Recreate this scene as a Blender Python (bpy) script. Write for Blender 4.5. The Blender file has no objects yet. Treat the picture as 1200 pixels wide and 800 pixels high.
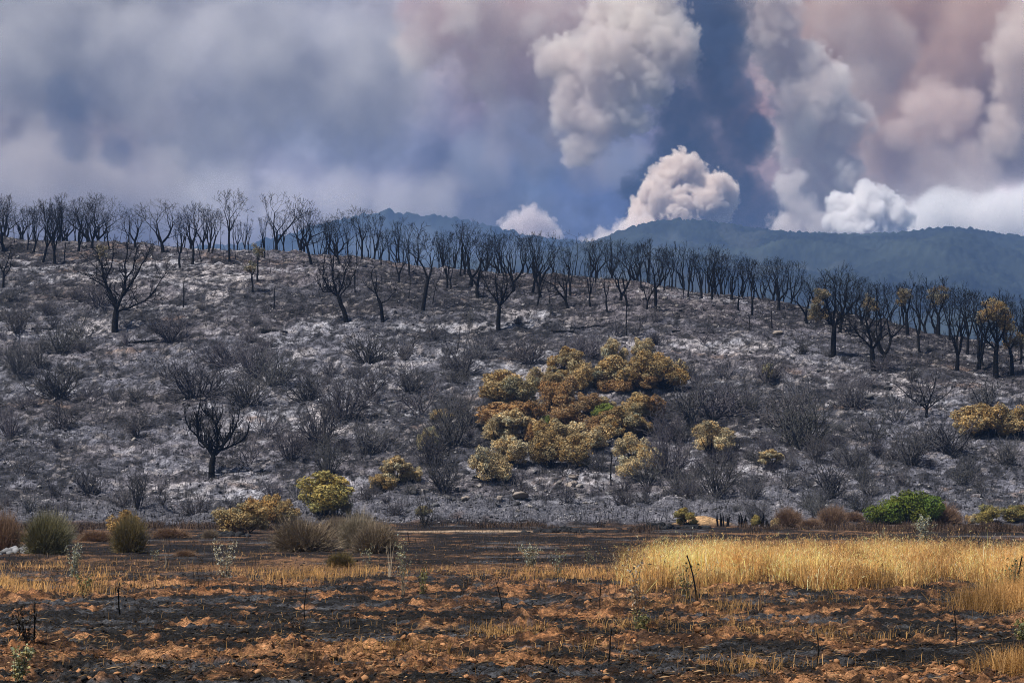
import bpy, math, random
import numpy as np

scene = bpy.context.scene
col = scene.collection
R = math.radians

# ------------------------------------------------------------------ camera
F = 2333.0                       # focal length in pixels of the 1200 px wide photograph
CAMZ = 2.04
PITCH = math.atan(184.0 / F)     # eye level sits 184 px under the middle of the picture
cam = bpy.data.cameras.new("camera")
cam.sensor_width = 36.0
cam.lens = F / 1200.0 * 36.0
cam.clip_start = 0.5
cam.clip_end = 30000
camo = bpy.data.objects.new("camera", cam)
camo.location = (0, 0, CAMZ)
camo.rotation_euler = (math.pi / 2 + PITCH, 0, 0)
col.objects.link(camo)
scene.camera = camo

# ------------------------------------------------------------------ render settings and exposure
scene.render.engine = 'CYCLES'
cy = scene.cycles
cy.use_denoising = True
try:
    cy.denoiser = 'OPENIMAGEDENOISE'
    cy.denoising_input_passes = 'RGB_ALBEDO_NORMAL'
    cy.denoising_prefilter = 'FAST'
except Exception:
    pass
cy.use_adaptive_sampling = True
cy.adaptive_threshold = 0.02
cy.pixel_filter_type = 'BLACKMAN_HARRIS'
cy.filter_width = 1.0
cy.max_bounces = 12
cy.diffuse_bounces = 2
cy.glossy_bounces = 1
cy.transmission_bounces = 2
cy.volume_bounces = 6
cy.transparent_max_bounces = 48
cy.sample_clamp_indirect = 4.0
vs = scene.view_settings
vs.view_transform = 'Standard'
vs.look = 'None'
vs.gamma = 1.0
vs.exposure = 0.42
vs.use_curve_mapping = False

# ------------------------------------------------------------------ world: daylight sky, smoke over the fire side
SUN_EL = R(58)
SUN_AZ = R(-120)                 # compass style: 0 = straight ahead (+Y), negative = to the left; a little behind
world = bpy.data.worlds.new("World")
scene.world = world
world.use_nodes = True
world.cycles.sampling_method = 'NONE'
wt = world.node_tree
wt.nodes.clear()


def lin(c):
    out = []
    for v in c:
        v = v / 255.0
        out.append(v / 12.92 if v <= 0.04045 else ((v + 0.055) / 1.055) ** 2.4)
    return out


class NT:
    """small helper to write node maths"""
    def __init__(self, tree):
        self.t = tree

    def n(self, typ, **kw):
        nd = self.t.nodes.new(typ)
        for k, v in kw.items():
            setattr(nd, k, v)
        return nd

    def link(self, a, b):
        self.t.links.new(a, b)

    def put(self, sock, v):
        if hasattr(v, 'node'):
            self.link(v, sock)
        else:
            sock.default_value = v

    def m(self, op, a, b=None, c=None, clamp=False):
        nd = self.n('ShaderNodeMath', operation=op)
        nd.use_clamp = clamp
        self.put(nd.inputs[0], a)
        if b is not None:
            self.put(nd.inputs[1], b)
        if c is not None:
            self.put(nd.inputs[2], c)
        return nd.outputs[0]

    def vm(self, op, a, b=None, scale=0.05):
        nd = self.n('ShaderNodeVectorMath', operation=op)
        if op == 'SCALE':
            nd.inputs['Scale'].default_value = scale
        self.put(nd.inputs[0], a)
        if b is not None:
            self.put(nd.inputs[1], b)
        return nd.outputs[0]

    def noise(self, vec, scale, detail=4, rough=0.55, dist=0.0):
        nd = self.n('ShaderNodeTexNoise')
        nd.inputs['Scale'].default_value = scale
        nd.inputs['Detail'].default_value = detail
        nd.inputs['Roughness'].default_value = rough
        nd.inputs['Distortion'].default_value = dist
        if vec is not None:
            self.link(vec, nd.inputs['Vector'])
        return nd

    def mix(self, f, a, b, blend='MIX'):
        nd = self.n('ShaderNodeMix', data_type='RGBA', blend_type=blend)
        self.put(nd.inputs[0], f)
        for s, v in ((nd.inputs[6], a), (nd.inputs[7], b)):
            if hasattr(v, 'node'):
                self.link(v, s)
            else:
                s.default_value = (v[0], v[1], v[2], 1)
        return nd.outputs[2]

    def mapr(self, v, a, b, c=0.0, d=1.0, smooth=True):
        nd = self.n('ShaderNodeMapRange')
        nd.interpolation_type = 'SMOOTHSTEP' if smooth else 'LINEAR'
        self.put(nd.inputs[0], v)
        for i, x in enumerate((a, b, c, d)):
            nd.inputs[i + 1].default_value = x
        return nd.outputs[0]


w = NT(wt)
tc = w.n('ShaderNodeTexCoord').outputs['Generated']
sep = w.n('ShaderNodeSeparateXYZ')
w.link(tc, sep.inputs[0])
az = w.m('ARCTAN2', sep.outputs[0], sep.outputs[1])
el = w.m('ARCSINE', sep.outputs[2])
n1 = w.noise(tc, 9.0, 5, 0.55)
n2 = w.noise(tc, 30.0, 7, 0.62, 0.0)
s1 = w.n('ShaderNodeSeparateColor'); w.link(n1.outputs['Color'], s1.inputs[0])
s2 = w.n('ShaderNodeSeparateColor'); w.link(n2.outputs['Color'], s2.inputs[0])
# angles in units of 1/2333 rad, bent by two sizes of turbulence
SX = w.m('ADD', w.m('MULTIPLY', az, F), w.m('ADD', w.m('MULTIPLY_ADD', s1.outputs[0], 190, -95), w.m('MULTIPLY_ADD', s2.outputs[0], 110, -55)))
SY = w.m('ADD', w.m('MULTIPLY', el, F), w.m('ADD', w.m('MULTIPLY_ADD', s1.outputs[1], 150, -75), w.m('MULTIPLY_ADD', s2.outputs[1], 90, -45)))
big = w.noise(tc, 5.0, 4, 0.5).outputs[0]
smoke = w.mix(w.mapr(big, 0.35, 0.65), lin((100, 98, 102)), lin((136, 131, 133)))
# soft banks of smoke: photo x, photo y, half width, half height, colour, weight
BANKS = [
    (420, 40, 260, 130, (132, 134, 148), .7), (60, 60, 160, 120, (84, 84, 92), .75),
    (250, 110, 110, 90, (160, 160, 170), .7), (110, 215, 140, 80, (116, 104, 102), .7),
    (75, 140, 38, 60, (66, 70, 88), .8), (185, 205, 60, 40, (150, 138, 138), .6),
    (350, 150, 120, 80, (112, 116, 132), .6), (290, 235, 110, 40, (150, 150, 168), .6),
    (470, 170, 130, 80, (108, 114, 134), .7), (590, 195, 140, 95, (84, 94, 118), .9),
    (690, 215, 90, 80, (66, 78, 104), .9), (630, 240, 46, 30, (100, 116, 142), .6), (540, 150, 40, 60, (104, 112, 142), .6), (700, 180, 36, 50, (92, 96, 124), .7), (430, 225, 110, 30, (150, 146, 164), .55),
    (520, 50, 70, 70, (172, 158, 160), .6), (585, 90, 50, 55, (122, 94, 98), .75),
    (640, 30, 110, 60, (176, 164, 158), .75), (660, 130, 80, 60, (120, 110, 132), .6),
    (800, 150, 95, 120, (52, 68, 112), 1.0), (850, 60, 60, 90, (66, 72, 102), .9),
    (870, 215, 70, 80, (44, 58, 98), 1.0), (760, 250, 90, 40, (84, 102, 148), .7),
    (960, 90, 120, 140, (176, 160, 154), .85), (930, 215, 60, 70, (172, 146, 144), .75),
    (1090, 90, 150, 110, (128, 100, 94), .95), (1060, 170, 80, 60, (122, 96, 100), .8),
    (985, 20, 60, 40, (122, 102, 102), .6), (1150, 30, 110, 50, (140, 128, 120), .6), (1180, 170, 90, 90, (166, 154, 158), .7),
    (1130, 235, 130, 50, (206, 196, 198), .85), (1080, 252, 70, 26, (255, 250, 246), .95),
    (1190, 240, 60, 50, (186, 178, 186), .7), (905, 130, 22, 30, (160, 118, 112), .6),
]
for (bx, by, rx, ry, c, s) in BANKS:
    dx = w.m('MULTIPLY', w.m('SUBTRACT', SX, bx - 600), 1.0 / rx)
    dy = w.m('MULTIPLY', w.m('SUBTRACT', SY, 584 - by), 1.0 / ry)
    q = w.m('ADD', w.m('MULTIPLY', dx, dx), w.m('MULTIPLY', dy, dy))
    g = w.m('MULTIPLY', w.m('EXPONENT', w.m('MULTIPLY', q, -0.8)), s)
    smoke = w.mix(g, smoke, lin(c))
# fine curdled texture in the smoke
fine = w.noise(tc, 42.0, 7, 0.6, 0.0).outputs[0]
midn = w.noise(tc, 15.0, 5, 0.55, 0.0).outputs[0]
smoke = w.mix(1.0, smoke, w.mix(w.mapr(fine, 0.3, 0.7), (0.86, 0.86, 0.87), (1.13, 1.12, 1.11)), 'MULTIPLY')
smoke = w.mix(1.0, smoke, w.mix(w.mapr(midn, 0.3, 0.7), (0.60, 0.60, 0.62), (1.34, 1.31, 1.26)), 'MULTIPLY')
bil = w.m('ABSOLUTE', w.m('SUBTRACT', w.noise(w.vm('ADD', tc, w.vm('SCALE', n2.outputs['Color'])), 17.0, 3, 0.5).outputs[0], 0.5))
smoke = w.mix(1.0, smoke, w.mix(w.mapr(bil, 0.0, 0.16), (0.78, 0.77, 0.78), (1.12, 1.11, 1.09)), 'MULTIPLY')
cover = w.m('MULTIPLY', w.mapr(w.m('ABSOLUTE', az), 0.7, 1.3, 1.0, 0.0), w.mapr(el, 0.45, 0.95, 1.0, 0.0))
sky = w.n('ShaderNodeTexSky', sky_type='NISHITA')
sky.sun_disc = False
sky.sun_elevation = SUN_EL
sky.sun_rotation = SUN_AZ
bg1 = w.n('ShaderNodeBackground'); w.link(sky.outputs[0], bg1.inputs[0]); bg1.inputs[1].default_value = 0.06
bg2 = w.n('ShaderNodeBackground'); w.link(smoke, bg2.inputs[0]); bg2.inputs[1].default_value = 1.0
mx = w.n('ShaderNodeMixShader')
w.link(cover, mx.inputs[0]); w.link(bg1.outputs[0], mx.inputs[1]); w.link(bg2.outputs[0], mx.inputs[2])
wo = w.n('ShaderNodeOutputWorld'); w.link(mx.outputs[0], wo.inputs[0])

# ------------------------------------------------------------------ sun
sl = bpy.data.lights.new("sun", 'SUN')
sl.energy = 5.0
sl.angle = R(0.53)
sl.color = (1.0, 0.955, 0.89)
so = bpy.data.objects.new("sun", sl)
sd = np.array([math.sin(SUN_AZ) * math.cos(SUN_EL), math.cos(SUN_AZ) * math.cos(SUN_EL), math.sin(SUN_EL)])
from mathutils import Vector, Matrix
so.rotation_euler = Vector(sd).to_track_quat('Z', 'Y').to_euler()
so.location = (-60, -30, 120)
col.objects.link(so)

# ------------------------------------------------------------------ helpers
def hash2(ix, iy, seed):
    with np.errstate(over='ignore'):
        h = (ix.astype(np.int64) * 374761393 + iy.astype(np.int64) * 668265263 + seed * 974634777) & 0xffffffff
        h = ((h ^ (h >> 13)) * 1274126177) & 0xffffffff
        h = h ^ (h >> 16)
    return h.astype(np.float64) / 4294967295.0


def vnoise(x, y, seed=0):
    x0 = np.floor(x); y0 = np.floor(y)
    fx = x - x0; fy = y - y0
    ix = x0.astype(np.int64); iy = y0.astype(np.int64)
    fx = fx * fx * fx * (fx * (fx * 6 - 15) + 10)
    fy = fy * fy * fy * (fy * (fy * 6 - 15) + 10)
    a = hash2(ix, iy, seed); b = hash2(ix + 1, iy, seed)
    c = hash2(ix, iy + 1, seed); d = hash2(ix + 1, iy + 1, seed)
    return (a + (b - a) * fx) * (1 - fy) + (c + (d - c) * fx) * fy


def fbm(x, y, octv=4, seed=0, gain=0.5):
    s = 0.0; a = 1.0; t = 0.0
    ca, sa = 0.8, 0.6
    for i in range(octv):
        s = s + a * vnoise(x, y, seed + i * 17)
        t += a
        a *= gain
        x, y = (x * ca - y * sa) * 2.03 + 11.3, (x * sa + y * ca) * 2.03 - 7.1
    return s / t          # 0..1


def domes(x, y, seed, frac=0.6):
    """bed of rounded lumps, one in each cell: 0..1"""
    ix = np.floor(x).astype(np.int64); iy = np.floor(y).astype(np.int64)
    out = np.zeros_like(x)
    for dx in (-1, 0, 1):
        for dy in (-1, 0, 1):
            cx = ix + dx; cy_ = iy + dy
            px = cx + 0.15 + 0.7 * hash2(cx, cy_, seed)
            py = cy_ + 0.15 + 0.7 * hash2(cx, cy_, seed + 5)
            r = 0.22 + 0.48 * hash2(cx, cy_, seed + 9)
            on = hash2(cx, cy_, seed + 13) < frac
            q = 1 - ((x - px) ** 2 + (y - py) ** 2) / (r * r)
            out = np.maximum(out, np.where(on, np.sqrt(np.clip(q, 0, 1)) * r * 1.6, 0))
    return np.clip(out, 0, 1)


def sstep(a, b, x):
    t = np.clip((x - a) / (b - a), 0, 1)
    return t * t * (3 - 2 * t)


# crest of the near hill as seen in the photograph: photo x -> photo y and distance
CX = [-500, -300, 0, 150, 300, 400, 500, 600, 667, 733, 800, 870, 940, 1000, 1100, 1200, 1500, 1800]
CYP = [268, 272, 281, 288, 295, 303, 315, 325, 324, 329, 340, 352, 362, 373, 393, 410, 440, 455]
CD = [292, 290, 285, 283, 280, 277, 274, 270, 268, 266, 262, 257, 252, 248, 243, 238, 230, 228]
YF = 147.0


def ray(px, py):
    a = (px - 600.0) / F; b = (400.0 - py) / F
    ct, st = math.cos(PITCH), math.sin(PITCH)
    return a, ct - b * st, st + b * ct


def project(X, Y, Z):
    ct, st = math.cos(PITCH), math.sin(PITCH)
    dz = Z - CAMZ
    fw = Y * ct + dz * st
    up = -Y * st + dz * ct
    return 600 + F * X / fw, 400 - F * up / fw


def h_smooth(X, Y):
    u = X / Y
    px = 600 + F * u
    cyp = np.interp(px, CX, CYP); cd = np.interp(px, CX, CD)
    b = (400 - cyp) / F
    zc = CAMZ + cd * (math.sin(PITCH) + b * math.cos(PITCH)) / (math.cos(PITCH) - b * math.sin(PITCH))
    t = (Y - YF) / (cd - YF)
    tt = np.clip(t, 0, 1)
    m0, m1 = 0.10, 0.45
    g = (tt**3 - 2 * tt**2 + tt) * m0 + (-2 * tt**3 + 3 * tt**2) + (tt**3 - tt**2) * m1
    z = zc * g
    # the far side: rounds over the crest and falls away into the valley
    over = np.clip(Y - cd, 0, None)
    sl = m1 * zc / (cd - YF)
    k = 34.0
    back = np.where(over < k, sl * over - (sl + 0.26) * over**2 / (2 * k), sl * k - (sl + 0.26) * k / 2 - 0.26 * (over - k))
    z = z + np.where(over > 0, back, 0)
    z = np.where(over > 0, np.maximum(z, -6.0), z)
    z = z + 0.75 * np.exp(-((X - 13.4) / 1.9) ** 2 - ((Y - 141) / 3.0) ** 2)      # sandy mound at the hill foot
    # gentle lie of the field in front
    z = z + np.where(t < 0, 0.10 * np.minimum(1, -t) * (fbm(X / 14, Y / 14, 3, 3) - 0.5) * 2, 0)
    return z


def detail_fields(X, Y):
    hillm = sstep(146, 158, Y) * (1 - sstep(330, 380, Y))
    nearm = 1 - sstep(44, 62, Y)
    midm = (1 - nearm) * (1 - sstep(140, 150, Y))
    Xw = X + 0.55 * (fbm(X / 0.45, Y / 0.45, 4, 41) - 0.5); Yw = Y + 0.55 * (fbm(X / 0.45, Y / 0.45, 4, 47) - 0.5)
    strip = fbm(X / 6.5 + 0.02 * Y, Y / 1.7, 3, 71)                # furrow-wise strips of soil and burnt stubble
    patch = fbm(X / 1.2, Y / 0.8, 5, 73)
    soil = sstep(0.485, 0.555, 0.30 * strip + 0.36 * patch + 0.34 * fbm(X / 0.42, Y / 0.36, 4, 75) - 0.010 * sstep(0, 8, X))
    dm = domes(Xw / 0.46, Yw / 0.46, 81, 0.6)
    ds = domes(Xw / 0.17 + 3, Yw / 0.17, 85, 0.6)
    fine = fbm(X / 0.14, Y / 0.14, 4, 87)
    rough = fbm(X / 0.6, Y / 0.6, 5, 89)
    crumb = vnoise(X / 0.055, Y / 0.07, 93)
    near_h = soil * (0.06 * dm * (0.5 + fine) + 0.05 * ds + 0.12 * (fine - 0.3) + 0.045 * (crumb - .5) + 0.24 * (rough - 0.35)) + (1 - soil) * (0.05 * ds * dm + 0.15 * (rough - 0.4) + 0.10 * fine + 0.055 * crumb) \
        + 0.10 * (strip - 0.5) + 0.16 * (fbm(X / 2.6, Y / 1.2, 3, 91) - 0.5)
    mid_h = 0.10 * rough + 0.05 * fine
    h1 = fbm(X / 11, Y / 11, 4, 21) - 0.5
    h2 = fbm(X / 2.2, Y / 2.2, 4, 25) - 0.5
    st1 = domes(X / 1.5 + 4 * h1, Y / 1.1, 31, 0.30)
    st2 = domes(X / 0.75, Y / 0.6, 35, 0.35)
    hill_h = 1.3 * h1 + 0.8 * h2 + 0.24 * st1 * sstep(-0.1, 0.15, h2 + h1) + 0.14 * st2 + 0.34 * (fbm(X / 0.7, Y / 0.7, 3, 39) - .5)
    far = sstep(330, 400, Y)
    return dict(hillm=hillm, nearm=nearm, midm=midm, strip=strip, patch=patch, soil=soil, dm=dm, ds=ds, fine=fine,
                rough=rough, near_h=near_h, mid_h=mid_h, h1=h1, h2=h2, st1=st1, st2=st2, hill_h=hill_h, far=far)


def h_full(X, Y, f=None):
    if f is None:
        f = detail_fields(X, Y)
    return h_smooth(X, Y) + f['nearm'] * f['near_h'] + f['midm'] * f['mid_h'] + f['hillm'] * f['hill_h']


def gz(x, y):
    return float(h_full(np.array([x], float), np.array([y], float))[0])


_MY = np.concatenate([np.arange(14, 60, 0.1), np.arange(60, 330, 0.2)])


def hit(px, py):
    """where the sight line through a photo pixel meets the ground"""
    a, yy, zz = ray(px, py)
    X = a / yy * _MY
    h = h_smooth(X, _MY)
    below = (CAMZ + zz / yy * _MY) <= h
    if not below.any():
        cd = float(np.interp(px, CX, CD))
        # passes above the crest: stands just over it
        Y = cd + 4.0
        return a / yy * Y, Y
    Y = _MY[int(np.argmax(below))]
    return a / yy * Y, float(Y)


def ppm(Y):
    return F / Y            # photo pixels in one metre at that depth


def make_mesh(name, verts, faces, attr=None, smooth=False):
    """faces: list of integer arrays (n,3) or (n,4)"""
    if isinstance(faces, np.ndarray):
        faces = [faces]
    faces = [f for f in faces if len(f)]
    me = bpy.data.meshes.new(name)
    verts = np.asarray(verts, np.float32)
    me.vertices.add(len(verts))
    me.vertices.foreach_set('co', verts.ravel())
    tot = np.concatenate([np.full(len(f), f.shape[1], np.int32) for f in faces])
    loops = np.concatenate([f.ravel() for f in faces]).astype(np.int32)
    me.loops.add(len(loops))
    me.loops.foreach_set('vertex_index', loops)
    me.polygons.add(len(tot))
    st = np.zeros(len(tot), np.int32); st[1:] = np.cumsum(tot)[:-1]
    me.polygons.foreach_set('loop_start', st)
    me.polygons.foreach_set('loop_total', tot)
    if smooth:
        me.polygons.foreach_set('use_smooth', np.ones(len(tot), bool))
    if attr is not None:
        ca = me.color_attributes.new('Col', 'FLOAT_COLOR', 'POINT')
        a = np.ones((len(verts), 4), np.float32)
        a[:, :3] = attr
        ca.data.foreach_set('color', a.ravel())
    me.update(calc_edges=True)
    return me


def link(name, me, mat=None, parent=None, loc=None):
    o = bpy.data.objects.new(name, me)
    if mat is not None and me is not None and len(me.materials) == 0:
        me.materials.append(mat)
    col.objects.link(o)
    if parent is not None:
        o.parent = parent
    if loc is not None:
        o.location = loc
    return o


def tag(o, label=None, cat=None, group=None, kind=None):
    if label: o['label'] = label
    if cat: o['category'] = cat
    if group: o['group'] = group
    if kind: o['kind'] = kind
    return o


def tubes(segs, sides):
    """segs: rows of p0(3) p1(3) r0 r1 -> verts, quads"""
    s = np.asarray(segs, float)
    if len(s) == 0:
        return np.zeros((0, 3)), np.zeros((0, 4), int)
    p0, p1, r0, r1 = s[:, 0:3], s[:, 3:6], s[:, 6], s[:, 7]
    d = p1 - p0
    d = d / (np.linalg.norm(d, axis=1, keepdims=True) + 1e-9)
    ref = np.where(np.abs(d[:, 2:3]) > 0.9, np.array([[1.0, 0, 0]]), np.array([[0, 0, 1.0]]))
    a = np.cross(d, ref); a /= np.linalg.norm(a, axis=1, keepdims=True) + 1e-9
    b = np.cross(d, a)
    V = []
    for base, r in ((p0, r0), (p1, r1)):
        for k in range(sides):
            th = 2 * math.pi * k / sides
            V.append(base + (a * math.cos(th) + b * math.sin(th)) * r[:, None])
    V = np.stack(V, 1).reshape(-1, 3)
    n = len(s)
    off = np.arange(n)[:, None] * (2 * sides)
    q = []
    for k in range(sides):
        k2 = (k + 1) % sides
        q.append(np.concatenate([off + k, off + k2, off + sides + k2, off + sides + k], 1))
    return V, np.concatenate(q, 0)


# ------------------------------------------------------------------ materials
def new_mat(name):
    m = bpy.data.materials.new(name)
    m.use_nodes = True
    m.node_tree.nodes.clear()
    t = NT(m.node_tree)
    out = t.n('ShaderNodeOutputMaterial')
    return m, t, out


def mat_ground():
    m, t, out = new_mat('burnt_ground')
    at = t.n('ShaderNodeAttribute', attribute_name='Col').outputs['Color']
    pos = t.n('ShaderNodeNewGeometry').outputs['Position']
    a = t.noise(pos, 9.0, 8, 0.78).outputs[0]
    b = t.noise(pos, 1.6, 5, 0.65).outputs[0]
    k = t.mix(t.mapr(a, 0.30, 0.70), (0.42, 0.42, 0.43), (1.52, 1.50, 1.48))
    k2 = t.mix(t.mapr(b, 0.3, 0.7), (0.8, 0.8, 0.81), (1.2, 1.2, 1.18))
    e_ = t.noise(pos, 26.0, 5, 0.75).outputs[0]
    k2 = t.mix(1.0, k2, t.mix(t.mapr(e_, 0.36, 0.62), (0.42, 0.41, 0.40), (1.42, 1.42, 1.42)), 'MULTIPLY')  # darkens the pits of the fine bump, shade put into the colour
    d_ = t.noise(pos, 3.4, 4, 0.7).outputs[0]
    k3 = t.mix(t.mapr(d_, 0.36, 0.62), (0.50, 0.50, 0.51), (1.40, 1.39, 1.37))
    c = t.mix(1.0, t.mix(1.0, t.mix(1.0, at, k, 'MULTIPLY'), k2, 'MULTIPLY'), k3, 'MULTIPLY')
    p = t.n('ShaderNodeBsdfPrincipled')
    t.link(c, p.inputs['Base Color'])
    p.inputs['Roughness'].default_value = 0.95
    p.inputs['Specular IOR Level'].default_value = 0.15
    bp = t.n('ShaderNodeBump'); bp.inputs['Strength'].default_value = 1.0; bp.inputs['Distance'].default_value = 0.14
    t.link(t.m('ADD', a, t.m('MULTIPLY', e_, 0.45)), bp.inputs['Height']); t.link(bp.outputs[0], p.inputs['Normal'])
    t.link(p.outputs[0], out.inputs[0])
    return m


def mat_char(name, c1, c2, scale=6.0):
    m, t, out = new_mat(name)
    pos = t.n('ShaderNodeNewGeometry').outputs['Position']
    a = t.noise(pos, scale, 5, 0.65).outputs[0]
    c = t.mix(t.mapr(a, 0.35, 0.7), c1, c2)
    p = t.n('ShaderNodeBsdfPrincipled')
    t.link(c, p.inputs['Base Color'])
    p.inputs['Roughness'].default_value = 0.9
    p.inputs['Specular IOR Level'].default_value = 0.08
    t.link(p.outputs[0], out.inputs[0])
    return m


def mat_tint(name, trans=0.25, rough=0.8, spec=0.2):
    """plant colour: the object's own colour varied leaf by leaf"""
    m, t, out = new_mat(name)
    at = t.n('ShaderNodeAttribute', attribute_name='Col').outputs['Color']
    oi = t.n('ShaderNodeObjectInfo').outputs['Color']
    c = t.mix(1.0, oi, at, 'MULTIPLY')
    p = t.n('ShaderNodeBsdfPrincipled')
    t.link(c, p.inputs['Base Color'])
    p.inputs['Roughness'].default_value = rough
    p.inputs['Specular IOR Level'].default_value = spec
    tr = t.n('ShaderNodeBsdfTranslucent'); t.link(c, tr.inputs[0])
    mxs = t.n('ShaderNodeMixShader'); mxs.inputs[0].default_value = trans
    t.link(p.outputs[0], mxs.inputs[1]); t.link(tr.outputs[0], mxs.inputs[2])
    t.link(mxs.outputs[0], out.inputs[0])
    return m


def mat_volume(name, color, density, aniso=0.0, torn=0.0, color2=None, lo=0.42, hi=0.62, rate=1.0):
    """smoke; torn = size in metres of the thick and thin places inside it"""
    m, t, out = new_mat(name)
    v = t.n('ShaderNodeVolumePrincipled')
    v.inputs['Color'].default_value = (*color, 1)
    v.inputs['Density'].default_value = density
    v.inputs['Anisotropy'].default_value = aniso
    if torn:
        pos = t.n('ShaderNodeNewGeometry').outputs['Position']
        nz = t.noise(pos, 1.0 / torn, 5, 0.62).outputs[0]
        t.link(t.mapr(nz, lo, hi, 0.0, density * 2.2), v.inputs['Density'])
        if color2:
            n2_ = t.noise(pos, 0.45 / torn, 2, 0.5).outputs[0]
            t.link(t.mix(t.mapr(n2_, 0.38, 0.62), color, color2), v.inputs['Color'])
        m.cycles.volume_step_rate = rate
    t.link(v.outputs[0], out.inputs['Volume'])
    return m


M_ground = mat_ground()
M_bark = mat_char('charred_bark', (0.003, 0.003, 0.003), (0.010, 0.0095, 0.009), 5)
M_twig = mat_char('charred_twig', (0.003, 0.003, 0.003), (0.011, 0.010, 0.0095), 3)
M_stub = mat_char('char_debris', (0.008, 0.008, 0.009), (0.05, 0.048, 0.050), 3)
M_leaf = mat_tint('leaf', 0.22)
M_broom = mat_tint('broom_stem', 0.1)
M_grass = mat_tint('dry_grass', 0.35)
M_rock = mat_tint('stone', 0.0, 0.95, 0.1)

# ------------------------------------------------------------------ the ground: one sheet from the field to beyond the far hills
def build_ground():
    ys = [10.0]
    def pxrows(p0, p1, step):
        return [CAMZ * F / (p - 584) for p in np.arange(p0, p1, -step)]
    ys = list(np.linspace(9, 17.5, 20)) + pxrows(846, 690, 0.45) + pxrows(690, 665, 0.5)
    ys += list(np.arange(ys[-1] + 0.5, 150, 1.0)) + list(np.arange(150, 292, 0.43)) + list(np.arange(293, 345, 2.0))
    y = 350.0
    while y < 9000:
        ys.append(y); y *= 1.12
    ys = np.array(sorted(ys))
    us = np.concatenate([np.linspace(-0.75, -0.29, 40), np.arange(-0.285, 0.285, 2.35 / F), np.linspace(0.29, 0.75, 40)])
    U, Yg = np.meshgrid(us, ys)
    X = (U * Yg).ravel(); Y = Yg.ravel()
    f = detail_fields(X, Y)
    Z = h_full(X, Y, f)
    px, py = project(X, Y, Z)
    n = len(X)

    # --- colours of the place: soil, char, ash
    def C(c): return np.array(c)[None, :]
    def mixc(a, b, k): return a * (1 - k[:, None]) + b * k[:, None]
    red = mixc(C((0.34, 0.145, 0.060)) * np.ones((n, 1)), C((0.52, 0.275, 0.135)) * np.ones((n, 1)), fbm(X / 1.1, Y / 1.1, 3, 101))
    char = mixc(C((0.020, 0.019, 0.019)) * np.ones((n, 1)), C((0.085, 0.088, 0.098)) * np.ones((n, 1)),
                sstep(0.50, 0.72, fbm(X / 2.2, Y / 0.55, 4, 103)))
    crust = sstep(0.46, 0.56, 0.6 * fbm(X / 0.30, Y / 0.30, 4, 107) + 0.4 * fbm(X / 1.4, Y / 0.7, 3, 109))
    red = mixc(red, C((0.060, 0.034, 0.022)) * np.ones((n, 1)), 0.9 * crust)
    near = mixc(char, red, f['soil'])
    # burnt field further out
    bn = 0.5 * fbm(X / 7, Y / 7, 4, 111) + 0.5 * fbm(X / 0.9, Y / 1.6, 4, 113)
    mid = mixc(C((0.014, 0.012, 0.012)) * np.ones((n, 1)), C((0.060, 0.040, 0.029)) * np.ones((n, 1)), sstep(0.42, 0.60, bn))
    mid = mixc(mid, C((0.27, 0.145, 0.075)) * np.ones((n, 1)), 0.85 * sstep(0.575, 0.64, bn + 0.03 * sstep(700, 1200, px)))
    mid = mixc(mid, C((0.13, 0.13, 0.14)) * np.ones((n, 1)), 0.7 * sstep(0.66, 0.74, fbm(X / 5, Y / 4, 4, 117)))
    # hillside: ash
    a1 = fbm(X / 20, Y / 14, 4, 121); a2 = fbm(X / 3.2, Y / 2.2, 4, 123); a3 = fbm(X / 0.55, Y / 0.5, 3, 127)
    base = mixc(C((0.030, 0.030, 0.034)) * np.ones((n, 1)), C((0.135, 0.135, 0.152)) * np.ones((n, 1)), sstep(0.34, 0.64, 0.25 * a1 + 0.35 * a2 + 0.4 * a3))
    brown = sstep(0.50, 0.66, fbm(X / 17, Y / 9, 4, 131))
    base = mixc(base, base * C((1.04, 0.90, 0.80)), 0.5 * brown)
    crest_t = np.clip((Y - YF) / (np.interp(px, CX, CD) - YF), 0, 1.3)
    base = mixc(base, base * C((0.90, 0.84, 0.82)), sstep(0.6, 0.95, crest_t))
    ash = 0.42 * a1 + 0.34 * a2 + 0.24 * a3
    PATCH = [(865, 402, 62, 16, .26), (545, 384, 60, 7, .22), (622, 366, 34, 6, .2), (720, 394, 30, 6, .16), (790, 404, 40, 6, .2), (45, 462, 60, 16, .10),
             (240, 520, 120, 40, .05), (330, 372, 60, 14, .06), (690, 556, 60, 10, .10), (390, 372, 30, 8, .10), (90, 470, 50, 10, .10),
             (180, 440, 60, 14, .08), (40, 500, 40, 14, .08), (870, 555, 60, 14, .10), (560, 575, 70, 10, .06), (260, 560, 130, 20, .06), (1150, 545, 60, 10, .06)]
    for (qx, qy, rx, ry, k) in PATCH:
        ash = ash + k * np.exp(-((px - qx) / rx) ** 2 - ((py - qy) / ry) ** 2)
    ash = ash - 0.035 * sstep(850, 1000, px) * (py > 380)
    pale = sstep(0.56, 0.68, ash)
    palec = mixc(C((0.42, 0.418, 0.435)) * np.ones((n, 1)), C((0.50, 0.465, 0.45)) * np.ones((n, 1)), sstep(0.45, 0.6, fbm(X / 6, Y / 4, 3, 137)))
    base = base * (0.58 + 0.95 * sstep(0.36, 0.66, fbm(X / 24, Y / 16, 3, 161)))[:, None]      # charcoal stretches and greyer ones
    hill = mixc(base, palec, 0.9 * pale * sstep(0.30, 0.55, fbm(X / 0.45, Y / 0.4, 3, 138)))
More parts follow.
